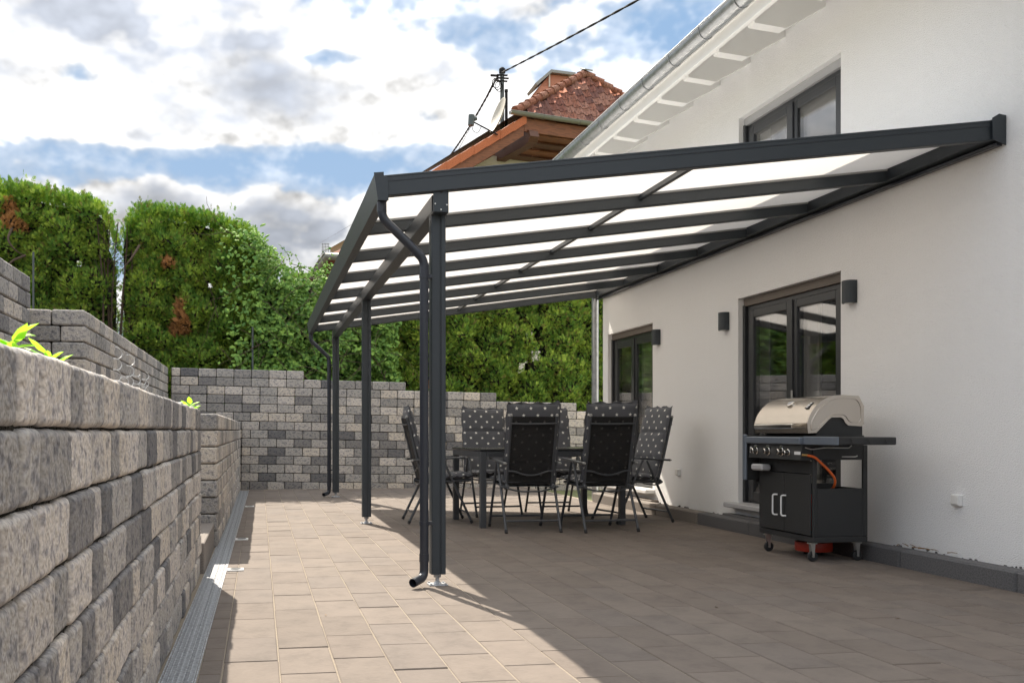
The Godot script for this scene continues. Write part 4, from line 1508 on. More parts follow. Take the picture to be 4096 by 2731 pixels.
	cont.tube(bend(PackedVector3Array([V(3.715, 0.905, la - 0.005), V(3.713, 0.955, la - 0.005), V(3.765, 1.045, la - 0.005), V(3.85, 1.105, la - 0.005), V(3.94, 1.122, la - 0.005), V(4.055, 1.115, la - 0.005), V(4.085, 1.06, la - 0.005), V(4.08, 0.955, la - 0.005), V(4.0, 0.955, la - 0.005), V(3.965, 1.01, la - 0.005), V(3.865, 1.01, la - 0.005), V(3.76, 0.915, la - 0.005), V(3.715, 0.905, la - 0.005)]), 0.03), 0.003, 6)
	put("cheek_ridge", cont.mesh(), M.steel, lm)
	var hb := MB.new()
	hb.beam(V(3.640, 0.930, d0 + 0.10), V(3.640, 0.930, d1 - 0.10), 0.022, 0.034, 0.006)
	hb.beam(V(3.640, 0.930, d0 + 0.13), V(3.692, 0.930, d0 + 0.13), 0.018, 0.022, 0.003)
	hb.beam(V(3.640, 0.930, d1 - 0.13), V(3.692, 0.930, d1 - 0.13), 0.018, 0.022, 0.003)
	put("lid_handle", hb.mesh(), M.chrome, lm)
	var gn := Vector3(-0.62, 0.78, 0).normalized()
	var gb := Basis(Vector3.BACK.cross(gn).normalized() * -1.0, gn, Vector3.BACK)
	var ga := MB.new()
	ga.lathe(PackedVector2Array([Vector2(0.032, 0.0), Vector2(0.032, 0.012), Vector2(0.027, 0.015), Vector2(0.026, 0.013)]), Transform3D(gb, V(3.772, 1.086, 6.33)), 24)
	put("thermometer", ga.mesh(), M.chrome, lm)
	var gf := MB.new()
	gf.lathe(PackedVector2Array([Vector2(0.026, 0.0125), Vector2(0.0, 0.0125)]), Transform3D(gb, V(3.772, 1.086, 6.33)), 24)
	put("dial", gf.mesh(), M.grey_plastic, lm)
	var bn := Vector3(-0.66, 0.75, 0).normalized()
	var bb := Basis(Vector3.BACK.cross(bn).normalized() * -1.0, bn, Vector3.BACK)
	var bd := MB.new()
	bd.cham(Transform3D(bb, V(3.752, 1.073, d0 + 0.085)), Vector3(0.062, 0.006, 0.036), 0.001)
	var bdg := put("badge", bd.mesh(), M.bbq, lm)
	var bp := MB.new()
	for k in 3:
		bp.cham(Transform3D(bb, V(3.752, 1.073, d0 + 0.085) + bb * Vector3(-0.016 + 0.018 * k if k < 2 else 0.022, 0.0035, 0)), Vector3(0.013 if k < 2 else 0.008, 0.001, 0.026), 0.0)
	put("badge_print", bp.mesh(), M.plastic_white, bdg)
	# side shelves: the right one up, the left one folded down
	var rs := MB.new()
	rs.bar(V(3.663, 0.808, 5.602), V(4.072, 0.858, 5.985), 0.005)
	var rsm: MeshInstance3D = put_world.call("side_shelf", rs, M.bbq)
	var re := MB.new()
	re.bar(V(3.655, 0.806, 5.600), V(3.666, 0.860, 5.99), 0.003)
	put("front_edge", re.mesh(), M.bbq_blue, rsm)
	for x in [3.75, 3.87, 3.99]:
		var hk := MB.new()
		hk.tube(PackedVector3Array([V(x, 0.845, 5.601), V(x, 0.845, 5.588), V(x, 0.822, 5.588), V(x + 0.008, 0.815, 5.588)]), 0.003, 6)
		put("hook", hk.mesh(), M.bbq, rsm)
	var ls := MB.new()
	ls.bar(V(3.64, 0.530, 6.715), V(4.05, 0.868, 6.745), 0.005)
	var lsm: MeshInstance3D = put_world.call("folded_side_shelf", ls, M.bbq)
	var le := MB.new()
	le.bar(V(3.622, 0.528, 6.705), V(3.640, 0.872, 6.755), 0.006)
	put("front_edge", le.mesh(), M.bbq_blue, lsm)
	var bo := MB.new()
	bo.bar(V(3.635, 0.606, 6.50), V(3.715, 0.654, 6.655), 0.012)
	put_world.call("bottle_opener_box", bo, M.grey_plastic)
	# casters
	for p in [[3.765, 6.06], [4.10, 6.06], [3.765, 6.63], [4.10, 6.63]]:
		var fk := MB.new()
		fk.cham(Transform3D(Basis(), V(p[0], 0.126, p[1])), Vector3(0.05, 0.010, 0.05), 0.002)
		for s in [-1.0, 1.0]:
			fk.prism(PackedVector2Array([Vector2(-0.016, 0.12), Vector2(0.014, 0.12), Vector2(0.010, 0.075), Vector2(0.007, 0.03), Vector2(-0.006, 0.03), Vector2(-0.012, 0.08)]), Transform3D(Basis(), V(p[0], 0, p[1] + s * 0.016)), 0.002)
		fk.lathe(PackedVector2Array([Vector2(0.008, -0.02), Vector2(0.008, 0.02), Vector2(0.0, 0.02)]), Transform3D(Basis(Vector3.RIGHT, PI / 2), V(p[0], 0.036, p[1])), 10)
		var cm: MeshInstance3D = put_world.call("caster", fk, M.screw)
		var wm := MB.new()
		wm.lathe(PackedVector2Array([Vector2(0.0, -0.011), Vector2(0.028, -0.012), Vector2(0.035, -0.008), Vector2(0.036, 0.0), Vector2(0.035, 0.008), Vector2(0.028, 0.012), Vector2(0.0, 0.011)]), Transform3D(Basis(Vector3.RIGHT, PI / 2), V(p[0] + 0.002, 0.036, p[1])), 18)
		put("wheel", wm.mesh(), M.rubber, cm)
	# gas pipe, valve
	var gp := MB.new()
	gp.tube(bend(PackedVector3Array([V(3.66, 0.785, 5.975), V(3.70, 0.772, 5.965), V(3.80, 0.785, 5.965), V(3.90, 0.783, 5.965), V(3.98, 0.782, 5.965), V(4.0, 0.80, 5.968)]), 0.03), 0.004, 8)
	put_world.call("burner_pipe", gp, M.screw)
	var rl := MB.new()
	rl.tube(PackedVector3Array([V(3.93, 0.722, 5.97), V(4.03, 0.722, 5.97), V(4.045, 0.728, 5.972)]), 0.004, 6)
	put_world.call("grease_tray_handle", rl, M.screw)
	var vv := MB.new()
	vv.tube(PackedVector3Array([V(3.642, 0.735, 5.982), V(3.676, 0.733, 5.972)]), 0.009, 8)
	put_world.call("gas_valve", vv, M.brass)
	# things that belong with the grill but stand by themselves
	var ho := MB.new()
	ho.tube(bend(PackedVector3Array([V(3.672, 0.733, 5.972), V(3.725, 0.722, 5.965), V(3.82, 0.640, 5.966), V(3.895, 0.568, 5.985), V(3.918, 0.50, 6.05), V(3.94, 0.46, 6.22)]), 0.06), 0.0085, 10)
	top("gas_hose", ho, M.orange, "bright orange gas hose hanging from the grill valve down into its cabinet", "hose")
	var bt := thing("gas_bottle", V(4.0, 0.0, 6.42), "red gas bottle under and inside the black grill cart, its red foot ring showing", "gas bottle")
	var bm := MB.new()
	bm.lathe(PackedVector2Array([Vector2(0.0, 0.180), Vector2(0.11, 0.180), Vector2(0.145, 0.215), Vector2(0.145, 0.385), Vector2(0.10, 0.44), Vector2(0.03, 0.455), Vector2(0.0, 0.455)]), Transform3D(), 24)
	part("bottle_body", bm, M.red, bt)
	var br := MB.new()
	br.lathe(PackedVector2Array([Vector2(0.118, 0.028), Vector2(0.127, 0.028), Vector2(0.130, 0.055), Vector2(0.127, 0.092), Vector2(0.0, 0.094)]), Transform3D(), 28)
	part("foot_ring", br, M.red, bt)
	var bs := MB.new()
	bs.bar(Vector3(0.02, 0.0, -0.02), Vector3(0.06, 0.13, 0.02), 0.003)
	bs.bar(Vector3(-0.05, 0.0, -0.05), Vector3(0.02, 0.028, 0.05), 0.003)
	part("bottle_support", bs, M.rubber, bt)

func arc_normal2(a: Vector2, b: Vector2) -> Vector2:
	var t := (b - a).normalized()
	return Vector2(-t.y, t.x)

func arc_normal(arc: PackedVector2Array, i: int) -> Vector2:
	return arc_normal2(arc[maxi(i - 1, 0)], arc[mini(i + 1, arc.size() - 1)])

func hedge_top(x: float) -> float:
	var pts := [[-9.0, 4.95], [-4.0, 5.0], [-3.0, 4.84], [-2.55, 4.76], [-2.40, 4.45], [-2.22, 4.62], [-2.0, 4.74], [-1.5, 4.68], [-0.8, 4.60], [-0.5, 4.50], [-0.05, 4.36], [0.1, 4.05], [0.3, 3.75], [0.7, 3.5], [1.5, 3.5], [2.2, 3.9], [7.5, 4.0]]
	for i in pts.size() - 1:
		if x < pts[i + 1][0]:
			return lerpf(pts[i][1], pts[i + 1][1], clampf((x - pts[i][0]) / (pts[i + 1][0] - pts[i][0]), 0.0, 1.0))
	return 4.0

const HOLES := [[-2.42, 4.15, 0.10, 0.26], [-2.36, 3.2, 0.07, 0.36], [-2.34, 2.55, 0.06, 0.30], [-3.02, 3.72, 0.05, 0.07], [4.95, 2.62, 0.10, 0.12], [4.80, 2.05, 0.12, 0.12], [5.05, 2.3, 0.08, 0.10], [-0.85, 3.4, 0.03, 0.04]]

func hole(x: float, y: float) -> float:
	var k := 0.0
	for h in HOLES:
		var u: float = (x - h[0]) / h[2]
		var v: float = (y - h[1]) / h[3]
		k = maxf(k, exp(-(u * u + v * v) * 0.7))
	return k

var lump := FastNoiseLite.new()

func relief(x: float, y: float) -> float:   # how far the clipped face bulges towards the terrace
	return 0.30 * lump.get_noise_2d(x * 1.3, y * 1.5) + 0.17 * lump.get_noise_2d(x * 2.9 + 40.0, y * 2.3) + 0.06 * lump.get_noise_2d(x * 7.0, y * 7.0 + 9.0)

func spray_mesh(w: float, fold: float) -> ArrayMesh:   # a flat fan of scale-leaved twigs, tip along +y, one unit long
	var m := MB.new()
	var twigs := [[0.0, 0.0, 1.0, 0.075], [0.22, 0.62, 0.52, 0.07], [0.34, -0.60, 0.48, 0.07], [0.46, 0.55, 0.42, 0.06], [0.58, -0.5, 0.36, 0.06], [0.05, -0.75, 0.46, 0.065], [0.02, 0.80, 0.42, 0.065]]
	for t in twigs:
		var base := Vector3(0, t[0], 0)
		var d := Vector3(sin(t[1]) * w, cos(t[1]), fold * absf(sin(t[1]))).normalized()
		var tip: Vector3 = base + d * t[2]
		var s: Vector3 = Vector3(d.y, -d.x, 0.25 * signf(t[1] + 0.01)).normalized() * t[3]
		var mid := base.lerp(tip, 0.55)
		var nn := d.cross(s).normalized()
		if nn.z < 0.0:
			nn = -nn
		m.ftri(base, mid - s, mid + s, nn)
		m.ftri(tip, mid - s, mid + s, nn)
	return m.mesh()

func leaf_mesh() -> ArrayMesh:   # a pointed leaf folded along its midrib, stalk at the origin, one unit long
	var m := MB.new()
	var rib := [Vector3(0, 0, 0), Vector3(0, 0.35, 0.05), Vector3(0, 0.7, 0.03), Vector3(0, 1.0, -0.08)]
	var wide := [0.02, 0.30, 0.24, 0.0]
	for i in 3:
		for s in [-1.0, 1.0]:
			var a: Vector3 = rib[i]
			var b: Vector3 = rib[i + 1]
			var ea: Vector3 = a + Vector3(s * wide[i], -0.02, -0.10 * wide[i] * 3.0)
			var eb: Vector3 = b + Vector3(s * wide[i + 1], -0.02, -0.10 * wide[i + 1] * 3.0)
			var nn := (b - a).cross(ea - a).normalized()
			if nn.z < 0.0:
				nn = -nn
			m.ftri(a, b, eb, nn)
			m.ftri(a, eb, ea, nn)
	return m.mesh()

func scatter(called: String, mesh: Mesh, spots: Array, root: Node3D) -> MultiMeshInstance3D:   # spots: [Transform3D in world axes, Color (linear)]
	var mm := MultiMesh.new()
	mm.transform_format = MultiMesh.TRANSFORM_3D
	mm.use_colors = true
	mm.mesh = mesh
	mm.instance_count = spots.size()
	var inv := root.transform.affine_inverse()
	for i in spots.size():
		mm.set_instance_transform(i, inv * spots[i][0])
		mm.set_instance_color(i, spots[i][1])
	var o := MultiMeshInstance3D.new()
	o.name = called
	o.multimesh = mm
	o.material_override = M.leaf
	o.set_meta("kind", "stuff")
	root.add_child(o, true)
	return o

func facing(tip: Vector3, flat: Vector3, s: float) -> Transform3D:   # basis with y along tip, z near flat
	var y := tip.normalized()
	var x := y.cross(flat)
	if x.length() < 0.01:
		x = y.cross(Vector3(0.3, 0.1, 0.9))
	x = x.normalized()
	return Transform3D(Basis(x * s, y * s, x.cross(y) * s), Vector3.ZERO)

const BROWN := [[-1.30, 2.93, 0.10, 0.20], [-1.36, 2.62, 0.16, 0.16], [-1.24, 2.66, 0.10, 0.2], [-1.53, 3.72, 0.12, 0.13], [-4.05, 4.45, 0.13, 0.28], [-3.95, 4.25, 0.16, 0.12], [3.0, 1.72, 0.2, 0.10]]

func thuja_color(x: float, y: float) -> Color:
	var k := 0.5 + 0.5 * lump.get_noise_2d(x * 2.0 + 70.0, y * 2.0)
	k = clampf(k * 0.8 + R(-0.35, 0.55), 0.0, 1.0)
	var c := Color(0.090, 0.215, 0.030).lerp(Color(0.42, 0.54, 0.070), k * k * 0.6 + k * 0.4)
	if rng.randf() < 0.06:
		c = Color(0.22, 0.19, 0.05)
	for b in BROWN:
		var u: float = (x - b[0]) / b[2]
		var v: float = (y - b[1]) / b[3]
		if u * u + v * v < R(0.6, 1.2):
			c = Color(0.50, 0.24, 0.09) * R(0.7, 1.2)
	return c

func thuja(called_label: String, x0: float, x1: float, base: float, dd: float, per_m2: float, round_right := 0.0) -> void:
	var root := thing("thuja_hedge", V((x0 + x1) * 0.5, base, dd), called_label, "hedge", "thuja hedges along the garden edge")
	var spots := []
	var area := (x1 - x0) * 3.4
	var n := int(area * per_m2)
	for i in n:
		var x := R(x0, x1)
		var ht := hedge_top(x)
		var y := base + (ht - base) * rng.randf()
		var hk := hole(x, y)
		if hk > 0.32 and rng.randf() < hk * 1.25:
			continue
		var deep := rng.randf()
		var back := R(0.10, 0.30) if deep < 0.30 else R(0.0, 0.05)
		var edge := clampf((ht - y) / 0.35, 0.0, 1.0)
		var r := relief(x, y)
		var top_in := 0.28 * (1.0 - edge) * (1.0 - edge)
		var end := maxf(0.0, 1.0 - minf(x - x0, x1 - x) / 0.45)
		if end > 0.0 and y > ht - 0.35 * end * end:
			continue
		var d := dd - r + back + top_in + 0.35 * end * end
		if deep >= 0.30 and rng.randf() < smoothstep(-0.02, -0.22, r) * 0.7:
			continue
		var e := 0.06
		var gx := (relief(x + e, y) - relief(x - e, y)) / (2.0 * e)
		var gy := (relief(x, y + e) - relief(x, y - e)) / (2.0 * e)
		var nn := V(-gx * 0.9, -gy * 0.9 + (1.0 - edge) * 0.9, -1.0).normalized()
		var tip := (nn * R(0.35, 1.0) + Vector3.UP * R(0.25, 1.0) + Vector3(R(-0.6, 0.6), R(-0.35, 0.2), R(-0.4, 0.4))).normalized()
		var t := facing(tip, (nn + Vector3(R(-1, 1), R(-0.6, 0.6), R(-0.5, 0.5)) * 0.8).normalized(), R(0.055, 0.10))
		t.origin = V(x, y, d)
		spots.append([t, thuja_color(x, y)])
	# the clipped top and the back
	for i in int((x1 - x0) * 1000.0):
		var x := R(x0, x1)
		var ht := hedge_top(x)
		var d := dd + R(-0.1, 0.95)
		var tall := 0.0
		if rng.randf() < 0.05:
			tall = R(0.05, 0.20) * clampf(0.6 + lump.get_noise_1d(x * 3.0) * 2.0, 0.1, 1.4)
		var t := facing(Vector3(R(-0.6, 0.6), R(0.6, 1.2), R(-0.5, 0.5)), Vector3(R(-1, 1), R(-0.2, 0.2), R(-1, 1)), R(0.07, 0.13))
		var end := maxf(0.0, 1.0 - minf(x - x0, x1 - x) / 0.45)
		t.origin = V(x, ht - R(0.0, 0.16) + tall - 0.35 * end * end, d)
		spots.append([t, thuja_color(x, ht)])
	for i in int(area * 170.0):
		var x := R(x0, x1)
		var ht := hedge_top(x)
		var y := base + (ht - base) * rng.randf()
		if hole(x, y) > 0.3:
			continue
		var t := facing(Vector3(R(-0.5, 0.5), R(0.2, 1.0), R(-1.0, -0.2)), Vector3(R(-1, 1), R(-0.6, 0.6), -1.0), R(0.12, 0.2))
		t.origin = V(x, y, dd + 0.95 + R(-0.1, 0.15))
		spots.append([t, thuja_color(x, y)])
	if round_right != 0.0:
		for i in 1500:
			var y := base + (hedge_top(x1) - base) * rng.randf()
			var t := facing(Vector3(signf(round_right) * R(0.2, 1), R(0.2, 1), R(-0.5, 0.5)), Vector3(signf(round_right), R(-0.6, 0.6), R(-1, 1)), R(0.1, 0.17))
			t.origin = V(x1 + 0.1 * lump.get_noise_2d(y * 3.0, 4.0) + R(-0.05, 0.05), y, dd + R(0.0, 0.9))
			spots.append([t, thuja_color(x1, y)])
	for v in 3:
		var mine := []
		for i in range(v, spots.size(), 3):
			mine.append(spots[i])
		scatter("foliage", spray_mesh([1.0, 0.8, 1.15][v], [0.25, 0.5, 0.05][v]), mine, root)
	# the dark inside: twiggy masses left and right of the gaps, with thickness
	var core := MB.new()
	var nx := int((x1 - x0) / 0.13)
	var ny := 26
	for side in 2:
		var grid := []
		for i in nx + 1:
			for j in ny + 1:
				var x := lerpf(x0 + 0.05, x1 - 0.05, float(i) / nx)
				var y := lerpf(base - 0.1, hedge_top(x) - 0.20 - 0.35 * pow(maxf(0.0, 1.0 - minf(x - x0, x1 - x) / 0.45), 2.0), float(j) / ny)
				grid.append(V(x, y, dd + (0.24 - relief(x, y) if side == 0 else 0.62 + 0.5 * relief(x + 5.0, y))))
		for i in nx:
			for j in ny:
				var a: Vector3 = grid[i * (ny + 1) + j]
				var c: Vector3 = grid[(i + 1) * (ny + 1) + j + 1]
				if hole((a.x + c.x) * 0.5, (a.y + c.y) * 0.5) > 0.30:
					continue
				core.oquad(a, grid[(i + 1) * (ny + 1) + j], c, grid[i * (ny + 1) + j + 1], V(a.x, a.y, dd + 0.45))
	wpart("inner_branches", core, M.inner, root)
	var xs := x0 + 0.35
	while xs < x1:
		var tr := MB.new()
		var lean := R(-0.12, 0.12)
		var tx := xs + R(-0.1, 0.1)
		tr.tube(PackedVector3Array([V(tx, base - 0.2, dd + 0.42), V(tx + lean * 0.4, base + 1.0, dd + 0.40), V(tx + lean, base + 2.2, dd + 0.43), V(tx + lean * 1.3, hedge_top(tx) - 0.3, dd + 0.4)]), 0.05, 7, true, 0.015)
		wpart("trunk", tr, M.bark, root)
		xs += 0.62

func hedges() -> void:
	lump.seed = 77
	lump.frequency = 1.0
	lump.fractal_octaves = 2
	thuja("tall clipped thuja hedge at the upper left, above the highest stone wall", -6.4, -2.40, 1.15, 16.5, 2400.0)
	thuja("tall thuja hedge right of the narrow gap, with a rust brown dead patch", -2.33, 0.18, 1.15, 16.5, 2700.0, 1.0)
	thuja("thuja hedge seen under the patio roof, between the vines and the house corner", 1.55, 7.4, 1.10, 16.6, 2000.0)
	# bare stems and thin branches in the gap
	var g := thing("bare_thuja", V(-2.4, 1.7, 16.6), "bare reddish thuja stems standing in the narrow gap of the hedge", "bare tree")
	for k in 6:
		var m := MB.new()
		var x := -2.62 + 0.085 * k + R(-0.02, 0.02)
		var pts := PackedVector3Array()
		for i in 8:
			var f := i / 7.0
			pts.append(V(x + 0.06 * sin(f * 4.0 + k) + R(-0.012, 0.012), 1.5 + 2.9 * f, 16.55 + 0.06 * (k % 3) + R(-0.02, 0.02)))
		m.tube(pts, 0.030 if k % 2 == 0 else 0.016, 6, true, 0.008)
		wpart("stem", m, M.bark, g)
	for k in 46:
		var m := MB.new()
		var p := V(-2.62 + R(0, 0.45), R(1.9, 4.2), 16.5 + R(-0.05, 0.2))
		var d := Vector3(R(-0.4, 0.4), R(-0.05, 0.35), R(-0.1, 0.2))
		m.tube(PackedVector3Array([p, p + d * 0.5 + Vector3(0, R(-0.03, 0.03), 0), p + d]), 0.007, 4, false, 0.003)
		wpart("twig", m, M.bark, g)
	# dry forked branches that stick out of the left hedge
	var b := thing("dry_branch", V(-3.9, 3.6, 16.1), "bare dry branch curving out of the left hedge below its brown patch", "branch")
	for q in [[[-3.93, 4.15, 16.12], [-3.98, 3.95, 16.0], [-3.86, 3.78, 15.98], [-3.72, 3.7, 16.1]], [[-3.72, 3.72, 16.1], [-3.9, 3.6, 15.95], [-4.0, 3.42, 15.9], [-3.95, 3.1, 15.9]], [[-1.95, 3.95, 16.2], [-2.05, 3.7, 16.0], [-2.2, 3.5, 15.98]]]:
		var m := MB.new()
		var pts := PackedVector3Array()
		for p in q:
			pts.append(V(p[0], p[1], p[2]))
		m.tube(bend(pts, 0.1), 0.022, 6, true, 0.008)
		wpart("branch", m, M.bark, b)

func vine_color(y: float) -> Color:
	var k := clampf(rng.randf(), 0.0, 1.0)
	return Color(0.085, 0.20, 0.042).lerp(Color(0.26, 0.42, 0.07), k)

func vines() -> void:
	var root := thing("climbing_vine", V(0.8, 1.6, 16.1), "leafy green climbing vine covering the fence between the two thuja hedges", "climbing plant")
	var spots := []
	var lm := leaf_mesh()
	var top_of := func(x: float) -> float: return 4.42 - 0.05 * (x + 0.6) if x < 0.0 else lerpf(4.30, 3.62, clampf(x / 0.65, 0.0, 1.0)) + 0.12 * lump.get_noise_1d(x * 6.0)
	for i in 21000:
		var x := R(-0.75, 2.35)
		var tp: float = top_of.call(x)
		var y := R(1.25, tp)
		# over the hedge on the left only loose strands hang
		if x < 0.0:
			var keep := smoothstep(-0.8, 0.05, x) * 0.85
			keep *= 0.8 if y > 3.9 else 0.55
			if rng.randf() > keep * (0.55 + 0.6 * lump.get_noise_2d(x * 4.0, y * 4.0)):
				continue
		elif rng.randf() > 0.72 + 0.8 * lump.get_noise_2d(x * 3.0 + 9.0, y * 3.0):
			continue
		var r := 0.28 * lump.get_noise_2d(x * 1.7 + 20.0, y * 1.7) + 0.12 * lump.get_noise_2d(x * 5.0, y * 5.0)
		var d := 16.05 - r + (R(0.05, 0.45) if rng.randf() < 0.35 else R(-0.05, 0.05)) - (0.12 if x < 0.05 else 0.0)
		if y > tp - 0.2:
			d += R(0.0, 0.9)
		var tip := Vector3(R(-0.7, 0.7), R(-1.0, 0.25), R(0.1, 0.9)).normalized()
		var t := facing(tip, Vector3(R(-0.5, 0.5), R(0.2, 1.0), R(0.3, 1.0)), R(0.055, 0.115))
		t.origin = V(x, y, d)
		spots.append([t, vine_color(y)])
	# loose shoots that arch above the mass, with leaves along them
	var shoots := MB.new()
	for k in 30:
		var x := R(0.35, 1.75)
		var p: Vector3 = V(x, float(top_of.call(x)) - 0.1, 16.1 + R(-0.2, 0.5))
		var v := Vector3(R(-0.9, 0.9), R(0.5, 1.3), R(-0.2, 0.5)).normalized()
		var pts := PackedVector3Array([p])
		var ln := R(0.25, 0.6)
		for i in 8:
			v = (v + Vector3(R(-0.25, 0.25), -0.16, R(-0.2, 0.2))).normalized()
			p += v * ln / 8.0
			pts.append(p)
			for q in 2:
				if rng.randf() < 0.95:
					var t := facing(Vector3(R(-1, 1), R(-0.8, 0.6), R(-0.4, 0.8)), Vector3(R(-1, 1), R(0, 1), R(0, 1)), R(0.035, 0.075))
					t.origin = p
					spots.append([t, vine_color(4.0)])
		shoots.tube(pts, 0.0045, 4, false, 0.002)
	for k in 60:
		var x := R(-0.7, 2.2)
		var y := R(1.8, float(top_of.call(x)))
		var p := V(x, y, 15.83 + R(-0.05, 0.1))
		var pts := PackedVector3Array([p])
		var v := Vector3(R(-1, 1), R(-1, 0.6), 0.05).normalized()
		for i in 7:
			v = (v + Vector3(R(-0.4, 0.4), R(-0.35, 0.2), R(-0.12, 0.12))).normalized()
			p += v * 0.11
			pts.append(p)
		shoots.tube(pts, 0.006, 5, false, 0.003)
	scatter("foliage", lm, spots, root)
	var so := wpart("shoots", shoots, M.bark, root)
	so.set_meta("kind", "stuff")
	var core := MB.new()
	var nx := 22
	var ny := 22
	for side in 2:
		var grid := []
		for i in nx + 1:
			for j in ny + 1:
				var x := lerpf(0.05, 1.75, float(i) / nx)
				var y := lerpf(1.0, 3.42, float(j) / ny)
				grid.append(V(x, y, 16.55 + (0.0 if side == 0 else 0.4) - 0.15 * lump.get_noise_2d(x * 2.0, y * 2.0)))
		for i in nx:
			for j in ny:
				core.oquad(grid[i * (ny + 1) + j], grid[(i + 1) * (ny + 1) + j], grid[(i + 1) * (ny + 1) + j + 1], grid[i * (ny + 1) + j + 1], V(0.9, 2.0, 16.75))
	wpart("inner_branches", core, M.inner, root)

func fence() -> void:
	var root := thing("wire_fence", V(0, 1.2, 15.7), "thin wire fence with slim grey posts in front of the hedges", "fence")
	for x in [-3.50, -0.105]:
		var m := MB.new()
		m.tube(PackedVector3Array([V(x, 1.1, 15.90 if x > -1.0 else 15.66), V(x, 2.62 if x > -1.0 else 3.7, 15.90 if x > -1.0 else 15.66)]), 0.017, 8)
		wpart("post", m, M.pole, root)
	for y in [2.2, 2.9]:
		var m := MB.new()
		m.tube(PackedVector3Array([V(-6.0, y, 15.67), V(5.5, y - 0.03, 15.67)]), 0.0016, 4)
		wpart("line_wire", m, M.wire, root)

func neighbours() -> void:
	# the tiled house behind the garden; u along its gable, v away from the terrace
	var an := deg_to_rad(14.0)
	var root := thing("neighbour_house", V(7.38, 0, 27.0), "neighbouring house with weathered red tile roof and brown timber eaves", "house")
	root.rotation.y = an
	var P := func(u: float, y: float, v: float) -> Vector3: return Vector3(u, y, -v)
	var yg := 10.2
	var apex := Vector2(3.2, 1.2)
	var rise := 1.97
	# half-hip face: tiles laid in courses, each its own piece
	var face := MB.new()
	var A: Vector3 = P.call(0.0, yg, 0.0)
	var B: Vector3 = P.call(6.4, yg, 0.0)
	var C: Vector3 = P.call(apex.x, yg + rise, apex.y)
	var nf := (B - A).cross(C - A).normalized()
	face.ftri(A - nf * 0.06, B - nf * 0.06, C - nf * 0.06, nf)
	# main roof planes either side
	var RL: Vector3 = P.call(-2.6, yg - 0.46 - 2.6 * 0.64, 0.05)
	var RB: Vector3 = P.call(apex.x, yg + rise, 12.0)
	var nl := Vector3(-0.54, 0.84, 0).normalized()
	face.fquad(RL, P.call(0.0, yg - 0.46, 0.05), P.call(0.0, yg - 0.46, 12.0), P.call(-2.6, yg - 0.46 - 2.6 * 0.64, 12.0), nl)
	face.fquad(A - nl * 0.06, C - nl * 0.06, RB - nl * 0.06, P.call(0.0, yg, 12.0) - nl * 0.06, nl)
	var nr := Vector3(0.54, 0.84, 0).normalized()
	face.fquad(B - nr * 0.06, C - nr * 0.06, RB - nr * 0.06, P.call(6.4, yg, 12.0) - nr * 0.06, nr)
	part("roof", face, M.tile[3], root)
	var tile := MB.new()   # an interlocking tile with one roll: x across, y up the slope, z out
	var tw := 0.29
	var tl := 0.37
	var prof := [Vector2(-0.5, 0.0), Vector2(-0.30, -0.012), Vector2(-0.05, -0.005), Vector2(0.12, 0.035), Vector2(0.30, 0.058), Vector2(0.46, 0.03), Vector2(0.52, 0.0)]
	for i in 6:
		var a: Vector2 = prof[i]
		var b: Vector2 = prof[i + 1]
		var nn := Vector3(a.y - b.y, 0.12, (b.x - a.x) * tw).normalized()
		var zl := 0.03
		tile.fquad(Vector3(a.x * tw, 0, a.y + zl), Vector3(b.x * tw, 0, b.y + zl), Vector3(b.x * tw, tl, b.y + 0.012), Vector3(a.x * tw, tl, a.y + 0.012), nn)
		tile.fquad(Vector3(a.x * tw, 0, a.y + zl), Vector3(b.x * tw, 0, b.y + zl), Vector3(b.x * tw, 0.0, b.y + zl - 0.03), Vector3(a.x * tw, 0.0, a.y + zl - 0.03), Vector3(0, -1, 0))
	var tm := tile.mesh()
	var slope_len := (C - (A + (B - A) * (apex.x / 6.4))).length()
	var upv: Vector3 = (C - P.call(apex.x, yg, 0.0)).normalized()
	var ux := Vector3.RIGHT
	var basis := Basis(ux, upv, ux.cross(upv))
	var rows := int(slope_len / 0.29)
	for r in rows:
		var s := float(r) * 0.29
		var f: float = (s + 0.2) / slope_len
		var u0 := apex.x * f
		var u1 := lerpf(6.4, apex.x, f)
		var u := ceilf((u0 + 0.10) / tw) * tw
		while u < u1 - 0.02:
			if u < 6.3:
				put("roof_tile", tm, M.tile[rng.randi() % 5], root, Transform3D(basis * Basis(Vector3.BACK, R(-0.02, 0.02)), P.call(u, yg, 0.0) + upv * s + basis.z * R(-0.004, 0.006)))
			u += tw
	# ridge tiles down the two hips
	for h in [[A, C], [B, C]]:
		var a: Vector3 = h[0]
		var b: Vector3 = h[1]
		var n := 12
		for k in n:
			var p := a.lerp(b, (k + 0.0) / n)
			var q := a.lerp(b, (k + 1.12) / n)
			var m := MB.new()
			m.tube(PackedVector3Array([p + Vector3(0, 0.035, 0), q + Vector3(0, 0.0, 0)]), 0.135, 10, true, 0.115)
			part("ridge_tile", m, M.tile[[2, 4, 2, 0, 4][k % 5]], root)
	for k in 10:
		var m := MB.new()
		m.tube(PackedVector3Array([C + Vector3(0, 0.02, -0.05 - 0.4 * k), C + Vector3(0, 0.0, -0.5 - 0.4 * k)]), 0.15, 10, true, 0.12)
		part("ridge_tile", m, M.tile[k % 3], root)
	var cap := MB.new()
	cap.cham(Transform3D(Basis(Vector3.RIGHT, 0.4), C + Vector3(0.03, 0.13, 0.05)), Vector3(0.3, 0.04, 0.28), 0.01)
	part("ridge_cap", cap, M.old_zinc, root)
	# gutter along the half-hip
	var gu := MB.new()
	var pr := []
	for i in 9:
		var a := PI + PI * i / 8.0
		pr.append(Vector2(cos(a) * 0.085, sin(a) * 0.10))
